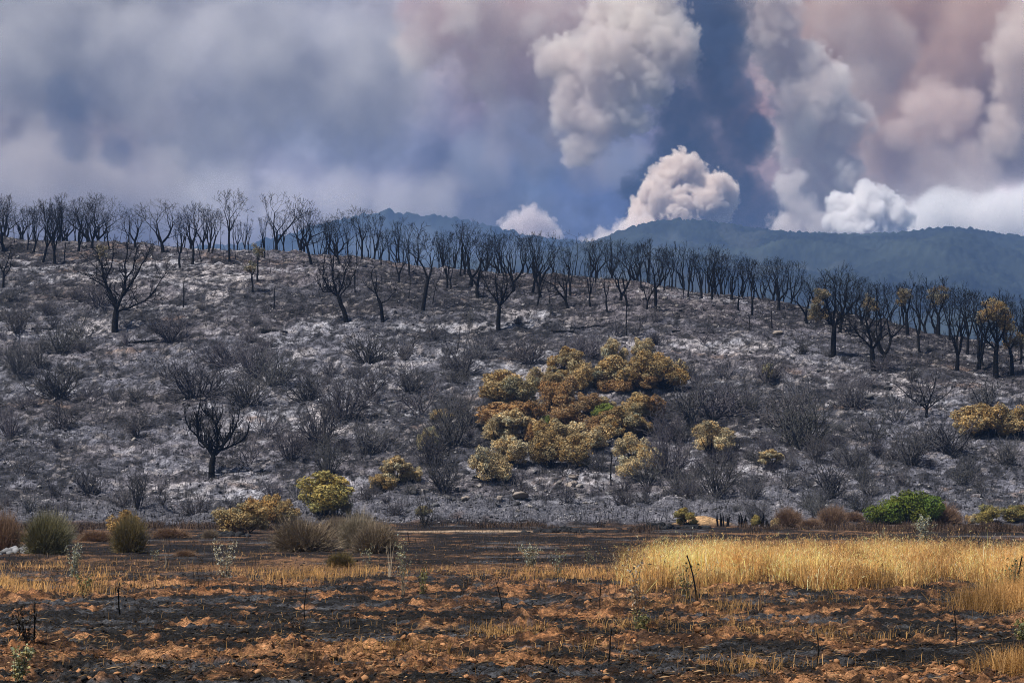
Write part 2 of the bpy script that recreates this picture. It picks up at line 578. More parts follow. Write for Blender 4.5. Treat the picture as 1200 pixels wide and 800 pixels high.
    # pale stones and sandy bare spots
    hill = mixc(hill, C((0.30, 0.27, 0.25)) * np.ones((n, 1)), 0.6 * (f['st2'] > 0.3) * sstep(0.5, 0.62, fbm(X / 1.5, Y / 1.2, 2, 139)))
    tan = sstep(0.74, 0.80, fbm(X / 8, Y / 3.5, 4, 141))
    TAN = [(70, 346, 26, 5), (200, 352, 34, 5), (570, 470, 30, 10), (660, 565, 40, 8), (545, 578, 26, 7)]
    for (qx, qy, rx, ry) in TAN:
        tan = np.maximum(tan, 0.9 * np.exp(-((px - qx) / rx) ** 2 - ((py - qy) / ry) ** 2) * sstep(0.35, 0.6, a2))
    hill = mixc(hill, C((0.26, 0.18, 0.13)) * np.ones((n, 1)), 0.6 * tan * sstep(.4, .6, a3))
    # black char flecks
    hill = mixc(hill, C((0.016, 0.016, 0.017)) * np.ones((n, 1)), 0.85 * sstep(0.55, 0.63, fbm(X / 0.8, Y / 0.7, 4, 143)))
    # smoother grey ash apron along the foot
    foot = sstep(149, 153, Y) * (1 - sstep(160, 170, Y))
    hill = mixc(hill, C((0.150, 0.150, 0.165)) * (0.7 + 0.6 * a2[:, None]), 0.65 * foot)
    hill = hill * C((0.98, 0.985, 1.045))
    edge = 147 + 34 * (fbm(X / 7, Y / 60, 4, 151) - 0.5) + 4.0 * sstep(950, 1100, px)
    kh = sstep(-3, 3, Y - edge)
    # sandy track along the foot of the hill, breaks up at its ends
    tr = np.exp(-((Y - 122 - 5.0 * (fbm(X / 20, X / 20, 2, 157) - .5)) / 3.2) ** 2) * sstep(440, 500, px) * (1 - sstep(640, 720, px))
    mid = mixc(mid, C((0.50, 0.36, 0.24)) * np.ones((n, 1)), np.clip(tr * 1.3, 0, 1) * sstep(0.3, 0.5, fbm(X / 3, Y / 4, 3, 159)))
    mound = np.exp(-((X - 13.4) / 2.1) ** 2 - ((Y - 141) / 3.4) ** 2)
    kn = f['nearm']
    # ground under the standing grass is straw coloured
    cc = mixc(mid, near, kn)
    cc = mixc(cc, hill, kh)
    cc = mixc(cc, C((0.52, 0.33, 0.17)) * np.ones((n, 1)), sstep(0.25, 0.55, mound))
    far = sstep(300, 420, Y)
    cc = mixc(cc, C((0.03, 0.04, 0.03)) * np.ones((n, 1)), far)
    nr, nc = Yg.shape
    idx = np.arange(n).reshape(nr, nc)
    q = np.stack([idx[:-1, :-1], idx[:-1, 1:], idx[1:, 1:], idx[1:, :-1]], -1).reshape(-1, 4)
    me = make_mesh('ground', np.stack([X, Y, Z], 1), q, cc, smooth=False)
    o = link('ground', me, M_ground)
    sm = np.zeros(len(me.polygons), bool); sm[:int((ys < 60).sum()) * (nc - 1)] = True      # crumbly soil near by is rounded, the ash slope angular
    me.polygons.foreach_set('use_smooth', sm)
    tag(o, 'burnt field and ash covered hillside', kind='structure')
    return o


build_ground()

# ------------------------------------------------------------------ far wooded hills
def mat_forest():
    m, t, out = new_mat('far_forest')
    at = t.n('ShaderNodeAttribute', attribute_name='Col').outputs['Color']
    p = t.n('ShaderNodeBsdfDiffuse')
    t.link(at, p.inputs['Color'])
    t.link(p.outputs[0], out.inputs[0])
    return m


M_forest = mat_forest()


def far_hill(name, label, prof, Yb, Yc, xr, nx, ny, bump, seed):
    """prof: photo x, photo y of the skyline; ridge stands at depth Yc"""
    us = np.linspace(xr[0], xr[1], nx)
    ts = np.concatenate([np.linspace(0, 1, ny), 1 + np.linspace(0.02, 0.5, 12)])
    U, T = np.meshgrid(us, ts)
    px = U.ravel(); t = T.ravel()
    wob = 260 * (fbm(px / 120, px * 0, 3, seed + 9) - 0.5)
    yc = Yc + wob
    Y = Yb + (yc - Yb) * t
    X = (px - 600) / F * Y
    py = np.interp(px, [p[0] for p in prof], [p[1] for p in prof])
    zc = CAMZ + yc * (584 - py) / F
    g = np.where(t <= 1, t * (1.35 - 0.35 * t), 1 - 1.2 * (t - 1))
    Z = zc * g
    sp = fbm(X / 210, Y / 210, 4, seed + 1) - 0.5
    Z = Z + sp * 120 * np.clip(t * (1.0 - t) * 4, 0, 1)
    cr = domes(X / bump, Y / bump, seed + 2, 0.9) * 0.7 + domes(X / (bump * .55) + 9, Y / (bump * .55), seed + 3, 0.8) * .35
    Z = Z + bump * 0.6 * cr
    v = fbm(X / 90, Y / 90, 4, seed + 4)
    v2 = hash2(np.floor(X / bump).astype(np.int64), np.floor(Y / bump).astype(np.int64), seed)
    k = (0.05 + 1.6 * v + 0.45 * v2)[:, None]
    c = np.array([[0.022, 0.027, 0.022]]) * k
    bare = sstep(0.62, 0.72, fbm(X / 60, Y / 150, 3, seed + 6))[:, None]
    c = c * (1 - 0.25 * bare) + np.array([[0.07, 0.07, 0.055]]) * 0.25 * bare
    n = U.shape
    idx = np.arange(U.size).reshape(n)
    q = np.stack([idx[:-1, :-1], idx[:-1, 1:], idx[1:, 1:], idx[1:, :-1]], -1).reshape(-1, 4)
    o = link(name, make_mesh(name, np.stack([X, Y, Z], 1), q, c, smooth=True), M_forest)
    tag(o, label, kind='structure')
    return o


far_hill('hill', 'dark blue green wooded hill behind the burnt ridge',
         [(200, 330), (560, 304), (630, 297), (690, 284), (725, 271), (755, 262), (775, 258), (800, 256.5), (840, 259), (885, 267), (930, 272), (985, 274),
          (1040, 273), (1080, 270), (1110, 266.5), (1140, 267), (1170, 272), (1200, 277), (1300, 290), (1500, 310), (1800, 330)],
         1500, 2600, (250, 1700), 640, 150, 7.5, 301)
far_hill('hill', 'pale hazy hill far beyond the smoke, left of the wooded hill',
         [(-400, 300), (100, 300), (300, 285), (380, 262), (425, 250), (450, 247), (480, 251), (530, 254), (570, 263), (610, 274), (650, 279), (690, 284), (800, 300), (1100, 320)],
         2900, 3700, (-350, 1050), 420, 60, 16.0, 331)

# ------------------------------------------------------------------ words for labels: what a thing stands near
MARKS = [(135, 375, 'the low branched lone oak'), (248, 545, 'the crooked spiky oak'), (406, 372, 'the leaning tangled oak'), (449, 375, 'the small leaning tree'), (584, 385, 'the small vase shaped oak'),
         (977, 415, 'the pale leaved oak'), (1024, 432, 'the low forked oak'), (1167, 432, 'the golden crowned oak'), (298, 336, 'the two olive tufted saplings'), (865, 402, 'the big white ash patch'),
         (740, 435, 'the golden thicket top'), (590, 480, 'the rusty end of the thicket'), (660, 555, 'the foot of the golden thicket'), (832, 528, 'the lone straw shrub'), (1165, 505, 'the row of golden shrubs'),
         (1058, 600, 'the big green shrub'), (378, 595, 'the yellow green shrub'), (540, 584, 'the dark cracked boulders'), (465, 560, 'the straw shrubs'), (905, 548, 'the straw topped shrub'), (1086, 486, 'the low wide burnt tree'),
         (534, 428, 'the bare dead sapling'), (215, 355, 'the straight charred pole'), (4, 332, 'the short bushy burnt tree'), (166, 403, 'the fallen log'), (322, 392, 'the thick fallen log'), (945, 445, 'the square tan rock'), (1020, 465, 'the dark boulder'),
         (72, 345, 'the sandy bare spot'), (545, 384, 'the long white ash streak'), (161, 590, 'the tall stem cluster'), (40, 600, 'the dark olive broom bush'), (145, 606, 'the orange shrub'), (870, 606, 'the black spiky stumps')]


def near_mark(px, py):
    best = min(MARKS, key=lambda q: (q[0] - px) ** 2 + (1.6 * (q[1] - py)) ** 2)
    dx, dy = px - best[0], py - best[1]
    d = math.hypot(dx, dy)
    if d < 34:
        w_ = 'close beside'
    elif dy < -18:
        w_ = 'uphill of'
    elif dy > 18:
        w_ = 'downhill of'
    else:
        w_ = 'level with'
    return w_ + ' ' + best[2]


# ------------------------------------------------------------------ burnt trees
def unit(v):
    return v / (np.linalg.norm(v) + 1e-9)


def grow(segs, p, d, length, r, level, maxl, rng, up=0.10, wig=0.22, spread=0.62, kids=(2, 3), shrink=(0.62, 0.82)):
    """a limb of a few bent pieces that forks at its end and throws side shoots; rows carry the level"""
    steps = 4 if level < 3 else 3
    rr = r
    for i in range(steps):
        d = unit(d + rng.normal(0, wig, 3) * (0.6 + 0.25 * level) * 0.6 + np.array([0, 0, up]))
        q = p + d * length / steps
        r2 = max(rr * 0.90, 0.0016)
        segs.append([*p, *q, rr, r2, level])
        p, rr = q, r2
        if level >= 1 and level < maxl and i < steps - 1 and rng.random() < 0.55:
            sd_ = unit(d + rng.normal(0, 0.75, 3))
            grow(segs, p, sd_, length * rng.uniform(0.45, 0.7), rr * 0.5, level + 1, maxl, rng, up, wig, spread, kids, shrink)
    if level < maxl:
        k = rng.integers(kids[0], kids[1] + 1)
        a0 = rng.uniform(0, 6.28)
        ref = np.array([1.0, 0, 0]) if abs(d[2]) > 0.8 else np.array([0, 0, 1.0])
        e1 = unit(np.cross(d, ref)); e2 = np.cross(d, e1)
        for j in range(k):
            a = a0 + j * 6.283 / k + rng.normal(0, 0.4)
            s = spread * rng.uniform(0.6, 1.3)
            nd = unit(d * math.cos(s) + (e1 * math.cos(a) + e2 * math.sin(a)) * math.sin(s))
            grow(segs, p, nd, length * rng.uniform(*shrink), rr * rng.uniform(0.62, 0.8), level + 1, maxl, rng, up, wig, spread, kids, shrink)


def limb(segs, p, d, lens, r, level, rng, up, wig, spread, ratio=0.70, side=0.35):
    """limb that bends upward, forks at its end, side shoots on the way; lens gives the length at each level"""
    steps = (3, 5, 4, 4, 3, 3, 3)[level]
    length = lens[level] * rng.uniform(0.7, 1.25)
    rr = r
    last = level == len(lens) - 1
    for i in range(steps):
        d = unit(d + rng.normal(0, wig, 3) * (0.5 + 0.18 * level) + np.array([0, 0, up]))
        q = p + d * length / steps
        r2 = rr * (0.94 if level < 2 else 0.88)
        segs.append([*p, *q, rr, r2, level])
        p, rr = q, r2
        if not last and level >= 1 and i > 0 and rng.random() < side:
            limb(segs, p, unit(d * 0.8 + rng.normal(0, 0.55, 3)), lens, rr * 0.5, min(level + 2, len(lens) - 1), rng, up, wig, spread, ratio, side)
    if not last:
        k = 3 if (level == 0 and rng.random() < .6) else 2
        a0 = rng.uniform(0, 6.28)
        ref = np.array([1.0, 0, 0]) if abs(d[2]) > 0.8 else np.array([0, 0, 1.0])
        e1 = unit(np.cross(d, ref)); e2 = np.cross(d, e1)
        for j in range(k):
            a = a0 + j * 6.283 / k + rng.normal(0, 0.35)
            s = spread * rng.uniform(0.55, 1.25)
            nd = unit(d * math.cos(s) + (e1 * math.cos(a) + e2 * math.sin(a)) * math.sin(s))
            limb(segs, p, nd, lens, rr * ratio * rng.uniform(0.85, 1.1), level + 1, rng, up, wig, spread, ratio, side)


def split_mesh(segs, name, unitize=True, tk=1.12, ck=1.15):
    s = np.array(segs)
    if unitize:
        H = s[:, 5].max()
        s[:, :8] /= H
    s[:, 6:8] *= np.where(s[:, 8:9] <= 0, tk, np.where(s[:, 8:9] <= 2, 1.08 * tk, ck))
    s[:, 6:8] = np.where(s[:, 8:9] > 2, np.maximum(s[:, 6:8], 0.00165 * s[:, 5].max()), s[:, 6:8])
    tr = s[s[:, 8] <= 2]; cr = s[s[:, 8] > 2]
    v, q = tubes(tr[:, :8], 6)
    a = make_mesh(name + '_trunk', v, q, smooth=True); a.materials.append(M_bark)
    v, q = tubes(cr[:, :8], 3)
    b = make_mesh(name + '_crown', v, q); b.materials.append(M_twig)
    return a, b, s


def tree_variant(kind, seed):
    rng = np.random.default_rng(seed)
    segs = []
    z0 = np.array([0.0, 0, -0.25]); up = np.array([0, 0, 1.0])
    if kind == 'A':        # broad oak: short trunk, long rising limbs, rounded open crown
        d = unit(up + rng.normal(0, 0.10, 3))
        segs.append([*z0, *(z0 + d * 0.45), 0.27, 0.20, 0])
        f = rng.uniform(.8, 1.25)
        limb(segs, z0 + d * 0.45, d, (1.0 * f, 2.0, 1.6, 1.2, 0.9, 0.65, 0.45), 0.195, 0, rng, 0.10, 0.13, rng.uniform(.46, .66), 0.72, 0.34)
    elif kind == 'T':      # tall oak: long clean trunk
        d = unit(up + rng.normal(0, 0.05, 3))
        segs.append([*z0, *(z0 + d * 0.45), 0.22, 0.17, 0])
        limb(segs, z0 + d * 0.45, d, (3.0, 1.8, 1.4, 1.1, 0.8, 0.55, 0.4), 0.165, 0, rng, 0.07, 0.11, rng.uniform(.48, .62), 0.68, 0.32)
    elif kind == 'B':      # narrow, upright limbs
        d = unit(up + rng.normal(0, 0.09, 3))
        segs.append([*z0, *(z0 + d * 0.45), 0.19, 0.145, 0])
        limb(segs, z0 + d * 0.45, d, (1.5, 2.2, 1.5, 1.0, 0.7, 0.5), 0.14, 0, rng, 0.20, 0.13, rng.uniform(.32, .44), 0.70, 0.40)
    elif kind == 'C':      # thin burnt pole or sapling with a few short shoots
        p = z0; d = up; r = 0.085
        n = 9
        for i in range(n):
            d = unit(d + rng.normal(0, 0.07, 3) + up * 0.08)
            q = p + d * 0.8
            segs.append([*p, *q, r, r * 0.86, 1]); r *= 0.86; p = q
            if i > 2:
                for _ in range(rng.integers(0, 3)):
                    grow(segs, p, unit(d * 0.8 + rng.normal(0, 0.5, 3)), rng.uniform(0.5, 1.1), r * 0.5, 3, 4, rng, 0.15)
    return split_mesh(segs, 'burnt_tree_' + kind)


VAR = {k: [tree_variant(k, 100 + 31 * i + 7 * j) for i in range(n)] for j, (k, n) in enumerate((('A', 9), ('T', 4), ('B', 7), ('C', 6)))}
prng = np.random.default_rng(77)


def leaf_cloud(centres, radii, n, size, rng, flat=1.0, shell=0.55, low=-9.0):
    """small leaf faces spread through lobes; returns verts, quads and a tone for each vertex"""
    centres = np.asarray(centres, float); radii = np.asarray(radii, float)
    wgt = radii ** 2; wgt = wgt / wgt.sum()
    k = rng.choice(len(radii), n, p=wgt)
    d = rng.normal(0, 1, (n, 3)); d /= np.linalg.norm(d, axis=1, keepdims=True)
    rr = shell + (1 - shell) * rng.random(n) ** 0.6
    rr *= 1 + 0.10 * np.sin(d[:, 0] * 7 + k * 3) * np.sin(d[:, 1] * 6 + k) + 0.10 * np.sin(d[:, 2] * 9 + 2 * k)
    p = centres[k] + d * (radii[k] * rr)[:, None] * np.array([1, 1, flat])
    keep = p[:, 2] > low
    p, d, k = p[keep], d[keep], k[keep]
    n = len(p)
    nn = d + rng.normal(0, 0.55, (n, 3)); nn /= np.linalg.norm(nn, axis=1, keepdims=True)
    t = np.cross(nn, rng.normal(0, 1, (n, 3))); t /= np.linalg.norm(t, axis=1, keepdims=True) + 1e-9
    b = np.cross(nn, t)
    s = size * rng.uniform(0.6, 1.4, (n, 1))
    V = np.stack([p - t * s, p + b * s * 0.6 + nn * s * .15, p + t * s, p - b * s * 0.6 + nn * s * .15], 1).reshape(-1, 3)
    q = np.arange(4 * n).reshape(n, 4)
    lobe = rng.uniform(0.74, 1.24, len(radii)); lhue = rng.normal(0, 0.17, len(radii))
    tone = lobe[k] * rng.uniform(0.6, 1.4, n)
    hue = np.clip(rng.normal(0, 0.13, n) + lhue[k], -.4, .4)
    colr = np.stack([tone * (1 + hue * 0.45), tone * (1 - hue * .12), tone * (1 - hue)], 1)
    return V, q, np.repeat(colr, 4, 0)


def tree_object(px, by, ty, var, label, group, lean=0.0, rot=None, name='burnt_tree', widen=1.0, foliage=None, Y=None):
    """tree whose foot shows at photo pixel (px, by) and whose top reaches photo row ty"""
    if Y is None:
        x, y = hit(px, by)
    else:
        y = Y; x = (px - 600) / F * Y
    z = gz(x, y)
    topz = CAMZ + y * (584 - ty) / F
    H = topz - z
    H = max(1.2, H)
    e = bpy.data.objects.new(name, None)
    e.empty_display_size = 0.3
    col.objects.link(e)
    e.location = (x, y, z - 0.05)
    e.rotation_euler = (prng.normal(0, 0.03), lean, rot if rot is not None else prng.uniform(0, 6.28))
    widen *= prng.uniform(.85, 1.3)
    e.scale = (H * widen, H * widen, H)
    tag(e, label, 'tree', group)
    link('trunk', var[0], None, e)
    link('crown', var[1], None, e)
    if foliage is not None:
        fr = np.random.default_rng(int(px * 13 + by))
        s = var[2]
        tips = s[(s[:, 8] >= 3) & (s[:, 5] > foliage[2])][:, 3:6]
        pick = tips[fr.choice(len(tips), foliage[0])]
        V, q, c = leaf_cloud(pick, fr.uniform(0.035, 0.075, len(pick)), foliage[1], 0.0085, fr, 0.8, 0.2)
        me = make_mesh('scorched_foliage', V, q, c); me.materials.append(M_leaf)
        o = link('foliage', me, None, e)
        o.color = (*foliage[3], 1)
    return e


TREES = [  # photo x, foot y, top y, kind
    (4, 291, 227, 'A'), (17, 285, 240, 'C'), (32, 292, 238, 'B'), (39, 295, 230, 'A'), (50, 306, 232, 'B'), (64, 307, 227, 'A'), (76, 304, 245, 'C'),
    (92, 295, 226, 'A'), (108, 289, 221, 'A'), (128, 296, 245, 'B'), (158, 290, 236, 'A'), (191, 297, 231, 'A'),
    (211, 313, 247, 'B'), (225, 310, 232, 'B'), (236, 306, 255, 'C'), (244, 297, 242, 'B'), (248, 296, 240, 'T'), (269, 306, 216, 'T'), (261, 310, 282, 'C'), (276, 305, 250, 'C'),
    (310, 300, 252, 'B'), (317, 322, 285, 'C'), (324, 296, 218, 'A'), (333, 297, 245, 'B'), (351, 298, 230, 'A'), (356, 312, 288, 'C'), (365, 313, 239, 'T'),
    (397, 312, 246, 'A'), (408, 303, 250, 'B'), (418, 317, 262, 'B'), (424, 308, 237, 'T'), (447, 313, 266, 'B'), (467, 334, 265, 'A'), (480, 325, 258, 'B'),
    (495, 364, 256, 'T'), (478, 352, 300, 'C'), (507, 358, 305, 'C'), (416, 341, 312, 'C'), (524, 340, 275, 'A'), (528, 341, 285, 'B'), (539, 328, 260, 'B'), (544, 326, 253, 'A'),
    (552, 337, 263, 'A'), (560, 349, 266, 'A'), (566, 360, 300, 'C'), (602, 342, 268, 'A'), (624, 341, 270, 'B'), (633, 348, 267, 'A'), (629, 362, 298, 'B'),
    (643, 363, 308, 'C'), (665, 360, 283, 'A'), (668, 346, 288, 'B'), (692, 358, 298, 'B'), (698, 331, 276, 'T'), (712, 365, 308, 'B'), (727, 352, 283, 'A'), (734, 393, 325, 'C'),
    (735, 360, 296, 'B'), (758, 363, 303, 'A'), (768, 365, 284, 'T'), (751, 337, 284, 'B'), (778, 341, 285, 'B'), (806, 350, 288, 'B'), (800, 350, 300, 'C'), (822, 353, 293, 'B'),
    (834, 355, 284, 'A'), (842, 350, 294, 'C'), (857, 353, 292, 'A'), (865, 364, 300, 'B'), (875, 354, 302, 'C'), (881, 367, 300, 'B'), (890, 356, 302, 'B'),
    (906, 357, 298, 'A'), (912, 361, 296, 'A'), (945, 377, 321, 'A'), (984, 392, 307, 'A'), (1010, 384, 317, 'A'), (1037, 430, 324, 'A'),
    (1077, 412, 330, 'B'), (1085, 391, 314, 'A'), (1113, 400, 328, 'B'), (1121, 434, 328, 'A'), (1133, 413, 334, 'B'), (1147, 430, 337, 'A'), (1151, 425, 340, 'B'),
    (1195, 424, 352, 'B'),
]
BEHIND = [  # photo x, metres behind the crest, top y, kind
    (22, 8, 238, 'A'), (57, 9, 234, 'A'), (71, 12, 236, 'A'), (84, 10, 240, 'B'), (100, 8, 230, 'A'), (119, 9, 244, 'B'), (137, 6, 248, 'C'), (151, 8, 253, 'C'), (173, 9, 246, 'C'), (184, 6, 243, 'C'),
    (213, 6, 248, 'B'), (232, 9, 250, 'C'), (256, 8, 250, 'C'), (272, 8, 250, 'C'), (285, 7, 262, 'C'), (289, 8, 258, 'B'), (303, 7, 256, 'C'), (342, 9, 262, 'C'), (372, 8, 250, 'C'), (384, 8, 254, 'B'),
    (392, 9, 250, 'A'), (404, 6, 262, 'C'), (433, 6, 258, 'C'), (455, 8, 262, 'B'), (472, 8, 266, 'C'), (485, 7, 268, 'C'), (505, 8, 270, 'C'), (515, 7, 272, 'B'), (532, 9, 262, 'C'), (570, 7, 270, 'B'),
    (576, 9, 274, 'C'), (585, 6, 272, 'A'), (594, 9, 277, 'B'), (612, 7, 277, 'B'), (618, 8, 272, 'A'), (650, 8, 280, 'B'), (657, 7, 290, 'C'), (678, 8, 290, 'C'), (686, 7, 286, 'C'), (705, 9, 292, 'C'),
    (716, 7, 288, 'B'), (741, 9, 290, 'B'), (748, 7, 288, 'C'), (762, 8, 286, 'C'), (774, 8, 284, 'A'), (785, 8, 290, 'C'), (793, 7, 286, 'C'), (812, 8, 292, 'B'), (828, 9, 294, 'C'), (848, 7, 296, 'B'),
    (870, 6, 298, 'A'), (886, 7, 304, 'C'), (898, 6, 305, 'C'), (920, 6, 312, 'C'), (932, 6, 322, 'C'), (958, 7, 326, 'B'), (968, 8, 318, 'A'), (995, 8, 318, 'A'), (1020, 7, 326, 'A'), (1046, 7, 332, 'A'),
    (1062, 8, 330, 'B'), (1098, 8, 332, 'A'), (1128, 7, 335, 'A'), (1158, 8, 338, 'A'), (1178, 9, 338, 'A'), (1199, 8, 344, 'A'),
]
LAB = {'A': ('broad', 'burnt oak'), 'T': ('slender', 'burnt oak'), 'B': ('narrow', 'burnt tree'), 'C': ('thin', 'burnt sapling')}
GRP = {'A': 'burnt oaks along the crest', 'T': 'tall burnt oaks along the crest', 'B': 'narrow burnt trees along the crest', 'C': 'burnt saplings along the crest'}


def tree_label(px, by, ty, k, back):
    w1, w2 = LAB[k]
    h = by - ty
    size = 'towering ' if h > 76 else 'tall ' if h > 62 else 'short ' if h < 42 else ''
    crest = np.interp(px, CX, CYP)
    where = 'beyond the crest' if back else ('on the crest' if by < crest + 9 else 'just below the crest' if by < crest + 26 else 'well below the crest')
    return f'{size}{w1} {w2} {where}, {near_mark(px, by)}'


# many slim trees crowd just behind the skyline
for q in range(95):
    px = float(prng.uniform(-30, 960)) if q < 80 else float(prng.uniform(960, 1230))
    cyp = float(np.interp(px, CX, CYP))
    hp = prng.uniform(34, 62) * (1.0 if px < 960 else 1.05)
    BEHIND.append((px, float(prng.uniform(3, 15)), cyp - hp, str(prng.choice(['B', 'B', 'C', 'A']))))
cnt = {k: 0 for k in VAR}
for (px, by, ty, k) in TREES:
    v = VAR[k][cnt[k] % len(VAR[k])]; cnt[k] += 1
    tree_object(px, by, ty, v, tree_label(px, by, ty, k, False), GRP[k], lean=prng.normal(0, 0.085))
for (px, back, ty, k) in BEHIND:
    v = VAR[k][cnt[k] % len(VAR[k])]; cnt[k] += 1
    Yb = float(np.interp(px, CX, CD)) + back
    tree_object(px, 0, ty, v, tree_label(px, float(np.interp(px, CX, CYP)), ty, k, True), GRP[k], lean=prng.normal(0, 0.085), Y=Yb)


# trees that stand apart, limbs laid out one by one (metres right of and above the foot)
def shaped_tree(px, by, limbs, label, seed, shoots=3, lvl=4, slen=0.9, name='burnt_tree', scale=1.0, vertical=0.12, foliage=None, kids=(2, 3)):
    rng = np.random.default_rng(seed)
    x, y = hit(px, by); z = gz(x, y)
    m = y / F * scale          # metres for one photo pixel there
    segs = []
    for li, (pts, r0, r1) in enumerate(limbs):
        P = [np.array([a * m, rng.normal(0, 0.25) * (i > 0) * min(1, b * m / 3) if li else 0.0, b * m]) for i, (a, b) in enumerate(pts)]
        if li:
            dep = rng.uniform(-1, 1) * 0.25
            for i in range(1, len(P)):
                P[i][1] += dep * (P[i][2] - P[0][2])
        n = len(P) - 1
        for i in range(n):
            a, b = P[i], P[i + 1]
            ra = (r0 + (r1 - r0) * i / n); rb = (r0 + (r1 - r0) * (i + 1) / n)
            mid_ = (a + b) / 2 + rng.normal(0, 0.03 * np.linalg.norm(b - a), 3)
            segs.append([*a, *mid_, ra, (ra + rb) / 2, 1]); segs.append([*mid_, *b, (ra + rb) / 2, rb, 1])
            if li:
                for _ in range(shoots):
                    t = rng.random()
                    p = a + (b - a) * t
                    d = unit((b - a) / (np.linalg.norm(b - a) + 1e-9) * 0.7 + rng.normal(0, 0.6, 3) + np.array([0, 0, 0.35]))
                    grow(segs, p, d, slen * rng.uniform(0.6, 1.3), rb * 0.45, 3, lvl + 1, rng, vertical, 0.25, 0.55, kids, (0.55, 0.8))
        if li:
            d = unit(P[-1] - P[-2])
            grow(segs, P[-1], d, slen * 1.1, r1 * 0.9, 3, lvl + 1, rng, vertical, 0.22, 0.55, kids, (0.6, 0.85))
    a, b, s = split_mesh(segs, 'shaped_tree', False, 1.1, 1.8)
    e = bpy.data.objects.new(name, None); e.empty_display_size = 0.3
    col.objects.link(e); e.location = (x, y, z - 0.05)
    tag(e, label, 'tree')
    link('trunk', a, None, e); link('crown', b, None, e)
    if foliage:
        for (fx, fy, fr_, n, colr) in foliage:
            k = 9
            ang = rng.uniform(0, 6.28, k); rad = fr_ * m * np.sqrt(rng.random(k))
            cen = np.stack([fx * m + rad * np.cos(ang), rng.normal(0, fr_ * m * 0.6, k), fy * m + rad * np.sin(ang)], 1)
            V, q, c = leaf_cloud(cen, rng.uniform(0.3, 0.75, k) * fr_ * m, int(n * 1.2), 0.07, rng, 0.85, 0.05)
            me = make_mesh('scorched_foliage', V, q, c); me.materials.append(M_leaf)
            o = link('foliage', me, None, e); o.color = (*colr, 1)
    return e


TANF = (0.22, 0.175, 0.105); GOLDF = (0.27, 0.195, 0.09); PALEF = (0.22, 0.20, 0.14)
shaped_tree(135, 388, [([(0, -3), (0, 14), (1, 26)], .36, .27),
    ([(1, 26), (-4, 40), (-12, 55), (-18, 72), (-22, 84)], .20, .07), ([(-12, 52), (-24, 60), (-33, 66)], .09, .04),
    ([(1, 26), (6, 40), (10, 60), (8, 80), (10, 92)], .17, .06), ([(8, 44), (18, 56), (28, 72), (36, 86)], .13, .05), ([(9, 58), (20, 74), (24, 90)], .09, .04),
    ([(2, 24), (14, 28), (34, 36), (44, 46), (54, 62)], .12, .035), ([(-14, 58), (-6, 76), (-4, 92)], .09, .04), ([(-18, 70), (-30, 82)], .06, .03)],
    'burnt oak standing alone with one long low branch reaching sideways', 501, 3, 4, 1.0, foliage=[(-16, 96, 7, 700, PALEF)])
shaped_tree(248, 556, [([(0, -3), (0, 14), (2, 24)], .27, .21),
    ([(2, 24), (-4, 34), (-16, 44), (-18, 54), (-19, 64)], .16, .07), ([(-16, 46), (-26, 56), (-30, 66)], .07, .03),
    ([(2, 24), (6, 36), (5, 50), (4, 62), (-2, 70), (-8, 74)], .13, .05), ([(4, 58), (8, 66)], .05, .03),
    ([(4, 26), (14, 38), (24, 50), (28, 58)], .12, .05), ([(8, 31), (22, 36), (34, 42), (40, 48)], .09, .04), ([(24, 50), (24, 66), (23, 80)], .04, .02)],
    'low crooked burnt oak with spiky upright shoots among grey shrubs', 503, 6, 3, 1.0, vertical=0.45, kids=(1, 2))
shaped_tree(406, 378, [([(0, -3), (-3, 14), (-9, 30)], .27, .22),
    ([(-9, 30), (-14, 44), (-18, 60), (-16, 76)], .14, .05), ([(-9, 30), (-22, 40), (-28, 54), (-27, 68)], .10, .04), ([(-10, 34), (-4, 48), (-2, 62), (2, 72)], .11, .04),
    ([(-8, 32), (4, 46), (10, 58)], .08, .03), ([(-16, 36), (-28, 36), (-30, 42)], .06, .03)],
    'burnt tree leaning away from the slope with a dense tangle of black twigs', 505, 5, 4, 0.8, vertical=0.2)
shaped_tree(449, 378, [([(0, -3), (-2, 14), (-6, 28)], .22, .16), ([(-6, 28), (-10, 40), (-14, 54)], .10, .04), ([(-8, 34), (-16, 40), (-20, 44)], .07, .03),
    ([(-4, 22), (6, 28), (14, 36)], .06, .03), ([(-9, 40), (-8, 52), (-10, 62)], .06, .025)],
    'small thin leaning burnt tree with few branches left', 507, 2, 3, 0.7)
shaped_tree(584, 388, [([(0, -3), (0, 12), (1, 28)], .27, .20), ([(1, 28), (-4, 38), (-12, 48), (-16, 58)], .11, .045), ([(0, 30), (-2, 46), (-4, 60), (-2, 70)], .10, .04),
    ([(1, 28), (6, 40), (10, 52), (10, 62)], .12, .04), ([(2, 29), (10, 38), (18, 48), (20, 56)], .09, .035), ([(4, 36), (4, 50), (6, 66)], .07, .03)],
    'small vase shaped burnt oak standing in front of the crest', 509, 3, 4, 0.7)
shaped_tree(977, 419, [([(0, -3), (0, 18), (1, 36)], .29, .22), ([(1, 36), (-8, 46), (-18, 56), (-24, 68)], .12, .05), ([(0, 36), (-4, 54), (-8, 72), (-8, 84)], .12, .05),
    ([(1, 36), (8, 48), (14, 62), (15, 78)], .13, .05), ([(1, 38), (3, 58), (4, 80)], .11, .05), ([(6, 44), (18, 54), (24, 64)], .08, .04)],
    'round crowned burnt oak with pale scorched leaves on one side', 511, 4, 4, 0.9, foliage=[(-20, 62, 10, 1500, TANF), (-12, 76, 9, 1200, TANF), (-26, 54, 6, 700, TANF), (-16, 50, 8, 800, TANF)])
